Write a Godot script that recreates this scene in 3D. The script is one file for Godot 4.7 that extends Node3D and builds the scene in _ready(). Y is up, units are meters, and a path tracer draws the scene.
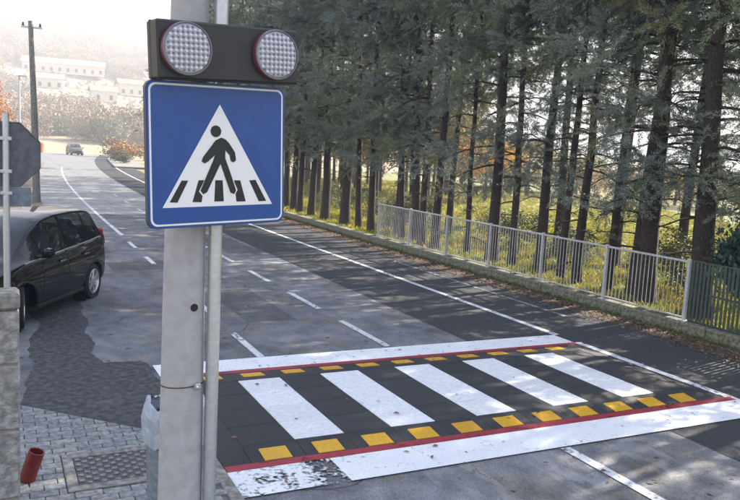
extends Node3D

const CAM_H := 2.65
var rng := RandomNumberGenerator.new()
var M := {}
var taken := {}

# ------------------------------------------------------------------ mesh collecting
class MB:
	var V := PackedVector3Array()
	var N := PackedVector3Array()
	var U := PackedVector2Array()
	var C := PackedColorArray()
	var col := Color(1, 1, 1)
	func tri(a: Vector3, b: Vector3, c: Vector3, na: Vector3, nb: Vector3, nc: Vector3, ua := Vector2.ZERO, ub := Vector2.ZERO, uc := Vector2.ZERO) -> void:
		if (b - a).cross(c - a).dot(na + nb + nc) > 0.0:
			V.append_array([a, c, b]); N.append_array([na, nc, nb]); U.append_array([ua, uc, ub])
		else:
			V.append_array([a, b, c]); N.append_array([na, nb, nc]); U.append_array([ua, ub, uc])
		C.append_array([col, col, col])
	func quad(a: Vector3, b: Vector3, c: Vector3, d: Vector3, n: Vector3, ua := Vector2.ZERO, ub := Vector2.ZERO, uc := Vector2.ZERO, ud := Vector2.ZERO) -> void:
		tri(a, b, c, n, n, n, ua, ub, uc); tri(a, c, d, n, n, n, ua, uc, ud)
	func face(p: Array, out_dir: Vector3) -> void:
		var n: Vector3 = (p[1] - p[0]).cross(p[2] - p[0]).normalized()
		if n.dot(out_dir) < 0.0: n = -n
		for i in range(1, p.size() - 1): tri(p[0], p[i], p[i + 1], n, n, n)
	func box(c: Vector3, s: Vector3, bev := 0.0, turn := Basis.IDENTITY) -> void:
		var h := s * 0.5
		var b := minf(bev, minf(h.x, minf(h.y, h.z)) * 0.9)
		var P := func(v: Vector3) -> Vector3: return c + turn * v
		for ax in 3:
			var u := (ax + 1) % 3
			var w := (ax + 2) % 3
			for sg in [-1.0, 1.0]:
				var pts := []
				for k in [[-1, -1], [1, -1], [1, 1], [-1, 1]]:
					var v := Vector3.ZERO
					v[ax] = sg * h[ax]; v[u] = k[0] * (h[u] - b); v[w] = k[1] * (h[w] - b)
					pts.append(P.call(v))
				var od := Vector3.ZERO
				od[ax] = sg
				face(pts, turn * od)
		if b <= 0.0: return
		for ax in 3:
			var u := (ax + 1) % 3
			var w := (ax + 2) % 3
			for su in [-1.0, 1.0]:
				for sw in [-1.0, 1.0]:
					var pts := []
					for k in [[-1.0, 0], [1.0, 0], [1.0, 1], [-1.0, 1]]:
						var v := Vector3.ZERO
						v[ax] = k[0] * (h[ax] - b)
						v[u] = su * (h[u] - (b if k[1] == 1 else 0.0)); v[w] = sw * (h[w] - (0.0 if k[1] == 1 else b))
						pts.append(P.call(v))
					var od := Vector3.ZERO
					od[u] = su; od[w] = sw
					face(pts, turn * od)
		for sx in [-1.0, 1.0]:
			for sy in [-1.0, 1.0]:
				for sz in [-1.0, 1.0]:
					var sv := Vector3(sx, sy, sz)
					face([P.call(sv * Vector3(h.x, h.y - b, h.z - b)), P.call(sv * Vector3(h.x - b, h.y, h.z - b)), P.call(sv * Vector3(h.x - b, h.y - b, h.z))], turn * sv)
	func tube(pts: Array, rad: Array, sides := 8, caps := true) -> void:
		var rings := []
		var up := Vector3.UP
		for i in pts.size():
			var d: Vector3 = (pts[mini(i + 1, pts.size() - 1)] - pts[maxi(i - 1, 0)]).normalized()
			if absf(d.dot(up)) > 0.95: up = Vector3.RIGHT
			var a := up.cross(d).normalized()
			var b := d.cross(a).normalized()
			var ring := []
			for k in sides:
				var t := TAU * k / sides
				ring.append(a * cos(t) + b * sin(t))
			rings.append(ring)
		var run := 0.0
		for i in pts.size() - 1:
			var seg: float = (pts[i + 1] - pts[i]).length()
			for k in sides:
				var k2 := (k + 1) % sides
				var n0: Vector3 = rings[i][k]
				var n1: Vector3 = rings[i][k2]
				var m0: Vector3 = rings[i + 1][k]
				var m1: Vector3 = rings[i + 1][k2]
				var p0: Vector3 = pts[i] + n0 * rad[i]
				var p1: Vector3 = pts[i] + n1 * rad[i]
				var q0: Vector3 = pts[i + 1] + m0 * rad[i + 1]
				var q1: Vector3 = pts[i + 1] + m1 * rad[i + 1]
				var ua := Vector2(float(k) / sides, run)
				var ub := Vector2(float(k + 1) / sides, run)
				var uc := Vector2(float(k + 1) / sides, run + seg)
				var ud := Vector2(float(k) / sides, run + seg)
				tri(p0, p1, q1, n0, n1, m1, ua, ub, uc); tri(p0, q1, q0, n0, m1, m0, ua, uc, ud)
			run += seg
		if caps:
			for e in [0, pts.size() - 1]:
				var nn: Vector3 = (pts[0] - pts[1]).normalized() if e == 0 else (pts[e] - pts[e - 1]).normalized()
				for k in sides: tri(pts[e], pts[e] + rings[e][k] * rad[e], pts[e] + rings[e][(k + 1) % sides] * rad[e], nn, nn, nn)
	# profile: list of Vector2(radius, height) swept about the y axis, then placed by xf
	func lathe(prof: Array, sides: int, xf := Transform3D.IDENTITY) -> void:
		for i in prof.size() - 1:
			var a: Vector2 = prof[i]
			var b: Vector2 = prof[i + 1]
			var t := (b - a).normalized()
			var nr := Vector2(t.y, -t.x)
			for k in sides:
				var c0 := cos(TAU * k / sides)
				var s0 := sin(TAU * k / sides)
				var c1 := cos(TAU * (k + 1) / sides)
				var s1 := sin(TAU * (k + 1) / sides)
				var n0 := xf.basis * Vector3(nr.x * c0, nr.y, nr.x * s0)
				var n1 := xf.basis * Vector3(nr.x * c1, nr.y, nr.x * s1)
				var p0 := xf * Vector3(a.x * c0, a.y, a.x * s0)
				var p1 := xf * Vector3(a.x * c1, a.y, a.x * s1)
				var q0 := xf * Vector3(b.x * c0, b.y, b.x * s0)
				var q1 := xf * Vector3(b.x * c1, b.y, b.x * s1)
				if a.x > 0.0: tri(p0, p1, q1, n0, n1, n1)
				if b.x > 0.0: tri(p0, q1, q0, n0, n1, n0)
	# flat polygon (x, y) with thickness along +z from z0 to z1
	func plate(poly: PackedVector2Array, z0: float, z1: float, xf := Transform3D.IDENTITY) -> void:
		var idx := Geometry2D.triangulate_polygon(poly)
		var n := xf.basis * Vector3(0, 0, 1)
		for i in range(0, idx.size(), 3):
			var t := []
			for k in 3: t.append(poly[idx[i + k]])
			tri(xf * Vector3(t[0].x, t[0].y, z1), xf * Vector3(t[1].x, t[1].y, z1), xf * Vector3(t[2].x, t[2].y, z1), n, n, n, t[0], t[1], t[2])
			tri(xf * Vector3(t[0].x, t[0].y, z0), xf * Vector3(t[1].x, t[1].y, z0), xf * Vector3(t[2].x, t[2].y, z0), -n, -n, -n)
		var sgn := -1.0 if Geometry2D.is_polygon_clockwise(poly) else 1.0
		for i in poly.size():
			var a := poly[i]
			var b := poly[(i + 1) % poly.size()]
			var e := (b - a).normalized()
			var nn := xf.basis * (Vector3(e.y, -e.x, 0) * sgn)
			quad(xf * Vector3(a.x, a.y, z0), xf * Vector3(b.x, b.y, z0), xf * Vector3(b.x, b.y, z1), xf * Vector3(a.x, a.y, z1), nn)
	func take(v: PackedVector3Array, n: PackedVector3Array, xf: Transform3D, c: Color) -> void:
		V.append_array(xf * v)
		N.append_array(Transform3D(xf.basis.orthonormalized(), Vector3.ZERO) * n)
		var cc := PackedColorArray()
		cc.resize(v.size()); cc.fill(c)
		C.append_array(cc)
	func mesh(with_uv := false, with_col := false) -> ArrayMesh:
		var a := []
		a.resize(Mesh.ARRAY_MAX)
		a[Mesh.ARRAY_VERTEX] = V
		a[Mesh.ARRAY_NORMAL] = N
		if with_uv: a[Mesh.ARRAY_TEX_UV] = U
		if with_col: a[Mesh.ARRAY_COLOR] = C
		var m := ArrayMesh.new()
		m.add_surface_from_arrays(Mesh.PRIMITIVE_TRIANGLES, a)
		return m

# ------------------------------------------------------------------ node helpers
func obj(called: String, m, mat: Material, parent: Node = null, with_uv := false, with_col := false) -> MeshInstance3D:
	var o := MeshInstance3D.new()
	o.mesh = m.mesh(with_uv, with_col) if m is MB else m
	o.material_override = mat
	if parent == null:
		o.name = numbered(called); add_child(o)
	else:
		o.name = called; parent.add_child(o, true)
	return o
func numbered(called: String) -> String:
	var k: int = taken.get(called, 0)
	taken[called] = k + 1
	return called if k == 0 else "%s_%03d" % [called, k]
func tag(o: Node, label: String, category: String, group := "") -> Node:
	o.set_meta("label", label); o.set_meta("category", category)
	if group: o.set_meta("group", group)
	return o
func thing(called: String, label: String, category: String, at := Vector3.ZERO, turn := 0.0, group := "") -> Node3D:
	var o := Node3D.new()
	o.name = numbered(called); add_child(o)
	o.position = at; o.rotation.y = turn
	tag(o, label, category, group)
	return o
func setting(called: String) -> Node3D:
	var o := Node3D.new()
	o.name = numbered(called); add_child(o)
	o.set_meta("kind", "structure")
	return o
func lin(r: float, g: float, b: float, a := 1.0) -> Color:
	var c := Color(r, g, b).linear_to_srgb()
	c.a = a
	return c
func mat(c: Color, rough := 0.8, metal := 0.0) -> StandardMaterial3D:
	var m := StandardMaterial3D.new()
	m.albedo_color = c; m.roughness = rough; m.metallic = metal
	return m
func noise_tex(sd: int, freq: float, lo: Color, hi: Color, size := 512, oct := 4, kind := FastNoiseLite.TYPE_SIMPLEX_SMOOTH, mid := 0.5) -> NoiseTexture2D:
	var n := FastNoiseLite.new()
	n.seed = sd; n.frequency = freq; n.fractal_octaves = oct; n.noise_type = kind
	var t := NoiseTexture2D.new()
	t.width = size; t.height = size; t.seamless = true; t.noise = n
	var g := Gradient.new()
	g.set_color(0, lo); g.set_color(1, hi)
	g.set_offset(0, mid - 0.38); g.set_offset(1, mid + 0.38)
	t.color_ramp = g
	return t
func bump_tex(sd: int, freq: float, strength := 4.0, size := 512, oct := 3) -> NoiseTexture2D:
	var n := FastNoiseLite.new()
	n.seed = sd; n.frequency = freq; n.fractal_octaves = oct
	var t := NoiseTexture2D.new()
	t.width = size; t.height = size; t.seamless = true; t.noise = n
	t.as_normal_map = true; t.bump_strength = strength
	return t
func tri_mat(c: Color, rough: float, tex: Texture2D, per_metre: float, nrm: Texture2D = null, nscale := 0.6, world := true, metal := 0.0) -> StandardMaterial3D:
	var m := mat(c, rough, metal)
	m.albedo_texture = tex
	m.uv1_triplanar = true; m.uv1_world_triplanar = world
	m.uv1_scale = Vector3.ONE * per_metre
	if nrm:
		m.normal_enabled = true; m.normal_texture = nrm; m.normal_scale = nscale
	return m
func bend(z: float) -> float:      # the road swings to the right far away
	var d := maxf(0.0, -z - 20.0)
	return 0.00078 * d * d

# ------------------------------------------------------------------ build
func _ready() -> void:
	rng.seed = 20240
	var cam := Camera3D.new()
	cam.name = "camera"
	cam.fov = 36.67; cam.near = 0.05; cam.far = 9000.0
	cam.position = Vector3(0, CAM_H, 0)
	cam.rotation_order = EULER_ORDER_YXZ
	cam.rotation_degrees = Vector3(-7.381, -26.563, 3.021)
	add_child(cam)
	var env := Environment.new()
	env.background_mode = Environment.BG_SKY
	var sm := ProceduralSkyMaterial.new()
	sm.sky_top_color = Color(0.43, 0.575, 0.81)
	sm.sky_horizon_color = Color(0.90, 0.92, 0.94)
	sm.sky_curve = 0.16
	sm.ground_horizon_color = Color(0.70, 0.70, 0.68)
	sm.ground_bottom_color = Color(0.30, 0.29, 0.26)
	sm.sky_energy_multiplier = 0.55
	var sky := Sky.new()
	sky.sky_material = sm
	env.sky = sky
	env.tonemap_mode = Environment.TONE_MAPPER_LINEAR
	env.tonemap_exposure = 7.8
	env.sdfgi_enabled = true; env.ssao_enabled = true; env.ssil_enabled = true
	env.fog_enabled = true
	env.fog_density = 0.0021
	env.fog_light_color = Color(0.93, 0.94, 0.96)
	var we := WorldEnvironment.new()
	we.name = "environment"; we.environment = env
	add_child(we)
	var sun := DirectionalLight3D.new()
	sun.name = "sun"
	sun.light_energy = 1.6
	sun.light_color = Color(1.0, 0.955, 0.89)
	sun.light_angular_distance = 0.55
	sun.shadow_enabled = true
	add_child(sun)
	sun.look_at_from_position(Vector3(0.95, 0.60, -0.20) * 50.0, Vector3.ZERO)

	make_materials()
	build_ground()
	build_road()
	build_pavement()
	build_crossing()
	build_low_wall_and_fences()
	build_trees()
	build_background()
	build_left_side()
	build_pole_and_sign()
	build_cars()
	build_litter()

func make_materials() -> void:
	var grain := noise_tex(3, 0.16, Color(0.46, 0.46, 0.46), Color(1, 1, 1), 512, 3)
	var grain_n := bump_tex(4, 0.14, 6.0)
	M.grain = grain; M.grain_n = grain_n
	M.fine_n = bump_tex(44, 0.3, 5.0)
	M.new_asphalt = tri_mat(lin(0.046, 0.050, 0.055), 0.88, noise_tex(5, 0.11, Color(0.66, 0.66, 0.66), Color(1, 1, 1), 512, 5), 0.6, M.fine_n, 0.5)
	M.patch_asphalt = tri_mat(lin(0.105, 0.108, 0.113), 0.92, noise_tex(6, 0.035, Color(0.58, 0.58, 0.58), Color(1, 1, 1), 512, 8), 0.5, M.fine_n, 0.9)
	M.concrete = tri_mat(lin(0.30, 0.295, 0.28), 0.9, noise_tex(7, 0.02, Color(0.66, 0.65, 0.62), Color(1, 1, 1), 512, 6), 1.1, bump_tex(8, 0.06, 3.0), 0.5)
	M.pole_concrete = tri_mat(lin(0.40, 0.395, 0.405), 0.88, noise_tex(9, 0.018, Color(0.90, 0.89, 0.88), Color(1, 1, 1), 512, 6), 1.3, bump_tex(8, 0.06, 3.0), 0.35)
	M.wall_moss = tri_mat(lin(1, 1, 1), 0.95, noise_tex(10, 0.022, lin(0.07, 0.075, 0.035), lin(0.24, 0.23, 0.20), 512, 6), 0.9, bump_tex(11, 0.07, 4.0), 0.8)
	M.old_wall = tri_mat(lin(1, 1, 1), 0.95, noise_tex(12, 0.02, lin(0.17, 0.165, 0.15), lin(0.40, 0.39, 0.37), 512, 6), 1.2, bump_tex(11, 0.07, 4.0), 0.8)
	M.zinc = tri_mat(lin(0.55, 0.57, 0.60), 0.42, noise_tex(13, 0.02, Color(0.92, 0.92, 0.92), Color(1, 1, 1), 256, 3), 5.0, null, 0, true, 0.75)
	M.rail_white = tri_mat(lin(0.52, 0.53, 0.55), 0.5, noise_tex(14, 0.04, Color(0.78, 0.77, 0.74), Color(1, 1, 1), 256, 4), 2.0)
	M.black_plastic = tri_mat(lin(0.020, 0.022, 0.023), 0.5, noise_tex(15, 0.05, Color(0.75, 0.75, 0.75), Color(1, 1, 1), 256, 4), 4.0)
	M.sign_blue = mat(lin(0.006, 0.060, 0.265), 0.35)
	M.sign_white = mat(lin(0.74, 0.74, 0.74), 0.4)
	M.sign_black = mat(lin(0.008, 0.008, 0.009), 0.5)
	M.sign_back = tri_mat(lin(0.13, 0.14, 0.16), 0.55, noise_tex(16, 0.02, Color(0.8, 0.8, 0.8), Color(1, 1, 1), 256, 4), 2.0, null, 0, true, 0.3)
	M.bark = tri_mat(lin(1, 1, 1), 0.95, noise_tex(17, 0.03, lin(0.016, 0.012, 0.010), lin(0.078, 0.058, 0.047), 512, 5), 1.4, bump_tex(18, 0.05, 8.0), 1.0, false)
	M.bark.uv1_scale = Vector3(2.2, 0.7, 2.2)
	M.dirt = tri_mat(lin(1, 1, 1), 0.97, noise_tex(19, 0.02, lin(0.10, 0.085, 0.06), lin(0.27, 0.235, 0.18), 512, 6), 0.5, grain_n, 0.6)
	M.meadow = tri_mat(lin(1, 1, 1), 0.97, noise_tex(20, 0.02, lin(0.11, 0.11, 0.04), lin(0.30, 0.29, 0.11), 512, 6), 0.22, grain_n, 0.6)
	M.rust = tri_mat(lin(0.22, 0.12, 0.06), 0.7, noise_tex(22, 0.06, Color(0.5, 0.5, 0.5), Color(1, 1, 1), 256, 4), 9.0, null, 0, true, 0.3)

# ------------------------------------------------------------------ ground, road
func strip(x0: float, x1: float, zs: Array, y: float, unique := Rect2()) -> ArrayMesh:
	# a sheet that follows the road's bend; uv in metres, uv2 across the stained area
	var st := SurfaceTool.new()
	st.begin(Mesh.PRIMITIVE_TRIANGLES)
	for i in zs.size() - 1:
		var q := []
		for e in [[x0, zs[i]], [x1, zs[i]], [x1, zs[i + 1]], [x0, zs[i + 1]]]:
			q.append(Vector3(e[0] + bend(e[1]), y, e[1]))
		for k in [0, 2, 1, 0, 3, 2]:      # clockwise seen from above (z runs to minus)
			var p: Vector3 = q[k]
			st.set_normal(Vector3.UP)
			st.set_uv(Vector2(p.x, p.z) * 1.3)
			if unique.size.x > 0.0: st.set_uv2(Vector2((p.x - unique.position.x) / unique.size.x, (p.z - unique.position.y) / unique.size.y))
			st.add_vertex(p)
	return st.commit()

func up_sheet(poly: PackedVector2Array, y: float) -> MB:      # polygon of (x, z) lying flat
	var m := MB.new()
	var idx := Geometry2D.triangulate_polygon(poly)
	for i in range(0, idx.size(), 3):
		var t := []
		for k in 3: t.append(poly[idx[i + k]])
		m.tri(Vector3(t[0].x, y, t[0].y), Vector3(t[1].x, y, t[1].y), Vector3(t[2].x, y, t[2].y), Vector3.UP, Vector3.UP, Vector3.UP, t[0], t[1], t[2])
	return m

func rough_edge(poly: Array, step: float, amp: float, sd: int) -> PackedVector2Array:
	var nz := FastNoiseLite.new()
	nz.seed = sd; nz.frequency = 0.9; nz.fractal_octaves = 4
	var out := PackedVector2Array()
	var run := 0.0
	for i in poly.size():
		var a: Vector2 = poly[i]
		var b: Vector2 = poly[(i + 1) % poly.size()]
		var n := maxi(1, int((b - a).length() / step))
		var s := (b - a).normalized().orthogonal()
		for k in n:
			out.append(a.lerp(b, float(k) / n) + s * amp * nz.get_noise_1d(run))
			run += step
	return out

func hill_height(x: float, z: float) -> float:
	var d := -z
	var ridge := clampf(135.0 - 0.30 * x, -8.0, 165.0)
	return ridge * smoothstep(125.0, 900.0, d)

func build_ground() -> void:
	# one sheet to the horizon: near it is flat, far ahead it rises into the hillside
	var st := SurfaceTool.new()
	st.begin(Mesh.PRIMITIVE_TRIANGLES)
	var sth := SurfaceTool.new()
	sth.begin(Mesh.PRIMITIVE_TRIANGLES)
	var xs := [-900.0]
	for k in 50: xs.append(-500.0 + 25.0 * k)
	xs.append_array([1000.0, 1300.0])
	var zs := [150.0, 60.0, 0.0]
	for k in 40: zs.append(-20.0 - 25.0 * k)
	zs.append_array([-1200.0, -1600.0])
	var n := FastNoiseLite.new()
	n.seed = 5; n.frequency = 0.02
	var pt := func(x: float, z: float) -> Vector3:
		var h := hill_height(x, z)
		return Vector3(x, -0.06 + h + (n.get_noise_2d(x, z) * h * 0.10), z)
	for i in zs.size() - 1:
		for j in xs.size() - 1:
			var a: Vector3 = pt.call(xs[j], zs[i])
			var b: Vector3 = pt.call(xs[j + 1], zs[i])
			var c: Vector3 = pt.call(xs[j + 1], zs[i + 1])
			var d: Vector3 = pt.call(xs[j], zs[i + 1])
			var to := st if zs[i] > -90.0 or xs[j] > 150.0 else sth
			for p in [a, c, b, a, d, c]: to.add_vertex(p)
	st.index()
	st.generate_normals()
	var o := obj("ground", st.commit(), M.meadow)
	o.set_meta("kind", "structure")
	sth.index()
	sth.generate_normals()
	obj("hillside", sth.commit(), tri_mat(lin(1, 1, 1), 1.0, noise_tex(24, 0.03, lin(0.22, 0.165, 0.10), lin(0.42, 0.34, 0.23), 512, 6), 0.03)).set_meta("kind", "structure")
	# distant mountain
	var st2 := SurfaceTool.new()
	st2.begin(Mesh.PRIMITIVE_TRIANGLES)
	var mh := func(x: float, d: float) -> Vector3:
		var top := clampf(215.0 - 0.30 * x, 0.0, 190.0)
		return Vector3(x, top * smoothstep(1000.0, 1400.0, d) * (1.0 + 0.12 * n.get_noise_2d(x * 0.25, d * 0.25)) - 1.0, -d)
	for i in 9:
		for j in 24:
			var x0 := -500.0 + j * 60.0
			var d0 := 1000.0 + i * 60.0
			var a: Vector3 = mh.call(x0, d0)
			var b: Vector3 = mh.call(x0 + 60.0, d0)
			var c: Vector3 = mh.call(x0 + 60.0, d0 + 60.0)
			var d: Vector3 = mh.call(x0, d0 + 60.0)
			for p in [a, c, b, a, d, c]: st2.add_vertex(p)
	st2.index()
	st2.generate_normals()
	obj("mountain", st2.commit(), tri_mat(lin(1, 1, 1), 1.0, noise_tex(23, 0.02, lin(0.10, 0.11, 0.10), lin(0.22, 0.20, 0.16), 256, 5), 0.004)).set_meta("kind", "structure")

func asphalt_map() -> ImageTexture:
	# stains, cracks, repairs and paint remnants of the old carriageway: x -4 .. 6.2, z -28 .. -2
	var W := 1024
	var Hh := 2048
	var make := func(sd: int, f: float, o: int) -> PackedByteArray:
		var n := FastNoiseLite.new()
		n.seed = sd; n.frequency = f; n.fractal_octaves = o
		var im := n.get_image(W, Hh, false, false, true)
		im.convert(Image.FORMAT_L8)
		return im.get_data()
	var big: PackedByteArray = make.call(31, 0.006, 4)
	var mid: PackedByteArray = make.call(32, 0.03, 4)
	var fine: PackedByteArray = make.call(33, 0.25, 2)
	var brown: PackedByteArray = make.call(34, 0.011, 3)
	var out := PackedByteArray()
	out.resize(W * Hh * 3)
	for i in W * Hh:
		var v := 0.315 * (1.0 + 0.0030 * (big[i] - 128) + 0.0028 * (mid[i] - 128) + 0.0024 * (fine[i] - 128))
		var br := clampf((brown[i] - 150) / 90.0, 0.0, 0.35)
		out[i * 3] = int(255.0 * pow(clampf(v * (0.96 + 0.35 * br), 0, 1), 1.0 / 2.2))
		out[i * 3 + 1] = int(255.0 * pow(clampf(v * (1.0 + 0.05 * br), 0, 1), 1.0 / 2.2))
		out[i * 3 + 2] = int(255.0 * pow(clampf(v * (1.06 - 0.35 * br), 0, 1), 1.0 / 2.2))
	var im := Image.create_from_data(W, Hh, false, Image.FORMAT_RGB8, out)
	var px := func(x: float, z: float) -> Vector2i: return Vector2i(int((x + 4.0) / 10.2 * W), int((z + 28.0) / 26.0 * Hh))
	var r := RandomNumberGenerator.new()
	r.seed = 77
	var blend := func(x: float, z: float, c: Color, a: float) -> void:
		var p: Vector2i = px.call(x, z)
		if p.x < 0 or p.y < 0 or p.x >= W or p.y >= Hh: return
		im.set_pixelv(p, im.get_pixelv(p).lerp(c, a))
	# worn remnants of older crossing stripes before the present crossing
	var nn := FastNoiseLite.new()
	nn.seed = 8; nn.frequency = 3.0; nn.fractal_octaves = 4
	for s in [[3.2, 0.45], [4.2, 0.62], [5.2, 0.42]]:
		var z := -5.2
		while z < -4.35:
			var x: float = s[0]
			while x < s[0] + 0.5:
				var w := clampf(0.5 + nn.get_noise_2d(x * 1.5, z * 0.6) * 1.6, 0.0, 1.0)
				blend.call(x, z, lin(0.66, 0.67, 0.68), s[1] * w)
				x += 0.0098
			z += 0.0125
	# old square repairs, darker
	for rep in [[2.1, -16.9, 1.3, 1.1, 0.30], [-1.4, -15.2, 1.2, 2.4, 0.25], [3.4, -13.4, 0.8, 2.6, 0.28], [0.9, -19.8, 1.5, 1.5, 0.25], [5.1, -21.0, 0.9, 3.0, 0.22], [2.1, -4.6, 1.1, 1.2, 0.22]]:
		var z: float = rep[1]
		while z < rep[1] + rep[3]:
			var x: float = rep[0]
			while x < rep[0] + rep[2]:
				blend.call(x, z, lin(0.07, 0.073, 0.077), rep[4] * 2.0 * (0.8 + 0.4 * nn.get_noise_2d(x * 3.0, z * 3.0)))
				x += 0.0098
			z += 0.0125
	# cracks
	for k in 46:
		var p := Vector2(r.randf_range(-3.5, 6.1), r.randf_range(-24.0, -2.5))
		var dir := r.randf_range(0, TAU)
		var steps := r.randi_range(80, 420)
		var wide := r.randf_range(0.25, 0.75)
		for i in steps:
			dir += r.randf_range(-0.22, 0.22)
			p += Vector2(cos(dir), sin(dir)) * 0.011
			blend.call(p.x, p.y, lin(0.03, 0.03, 0.032), wide)
			if wide > 0.5: blend.call(p.x + 0.01, p.y, lin(0.05, 0.05, 0.052), wide * 0.6)
	# oil drips
	for k in 160:
		var c := Vector2(r.randf_range(-1.0, 6.0), r.randf_range(-22.0, -2.5))
		var rad := r.randf_range(0.01, 0.05)
		for i in 90:
			var q := c + Vector2.from_angle(r.randf() * TAU) * rad * sqrt(r.randf())
			blend.call(q.x, q.y, lin(0.045, 0.045, 0.045), 0.4)
	im.generate_mipmaps()
	return ImageTexture.create_from_image(im)

func wear_image(w: int, h: int, sd: int, amount: float, left_wear := 0.0, t0 := 0.0, t1 := 0.0) -> ImageTexture:
	# paint film: thins to grey where tyres have rubbed it, with chips worn through (alpha)
	var a := FastNoiseLite.new()
	a.seed = sd; a.frequency = 0.05; a.fractal_octaves = 5
	var b := FastNoiseLite.new()
	b.seed = sd + 1; b.frequency = 0.010; b.fractal_octaves = 3
	var im := Image.create(w, h, false, Image.FORMAT_RGBA8)
	for y in h:
		for x in w:
			var t := float(x) / w
			var lw := 0.0
			if t < t1:
				var gap := smoothstep(t0 - 0.008, t0 + 0.012, t + 0.02 * b.get_noise_2d(x * 4.0, y * 4.0))
				lw = left_wear * (1.0 + 1.1 * gap)
			var v := a.get_noise_2d(x, y) * 0.9 + b.get_noise_2d(x, y) * 0.6 + 0.25 * a.get_noise_2d(x * 4.0, y * 4.0)
			var rest := v + 0.95 - amount - lw
			var g := lerpf(0.52, 0.97, smoothstep(0.0, 0.55, rest)) + 0.05 * a.get_noise_2d(x * 3.0 + 900.0, y * 0.7)
			g = clampf(g, 0, 1)
			im.set_pixel(x, y, Color(g, g, g * 0.995, 1.0 if rest > 0.0 else 0.0))
	return ImageTexture.create_from_image(im)

func paint_mat(c: Color, tex: Texture2D, scale := Vector3.ONE) -> StandardMaterial3D:
	var m := mat(c, 0.62)
	m.albedo_texture = tex
	m.transparency = BaseMaterial3D.TRANSPARENCY_ALPHA_SCISSOR
	m.alpha_scissor_threshold = 0.5
	m.uv1_scale = scale
	return m

func flat_rect(x0: float, x1: float, z0: float, z1: float, y: float, uv_m := 0.0) -> MB:
	var m := MB.new()
	var nseg := maxi(1, int(absf(z1 - z0) / 3.0)) if z0 < -20.0 else 1
	for i in nseg:
		var a := lerpf(z0, z1, float(i) / nseg)
		var b := lerpf(z0, z1, float(i + 1) / nseg)
		var u := [Vector2(0, 0), Vector2(1, 0), Vector2(1, 1), Vector2(0, 1)]
		if uv_m > 0.0: u = [Vector2(x0, a) * uv_m, Vector2(x1, a) * uv_m, Vector2(x1, b) * uv_m, Vector2(x0, b) * uv_m]
		m.quad(Vector3(x0 + bend(a), y, a), Vector3(x1 + bend(a), y, a), Vector3(x1 + bend(b), y, b), Vector3(x0 + bend(b), y, b), Vector3.UP, u[0], u[1], u[2], u[3])
	return m

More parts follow.
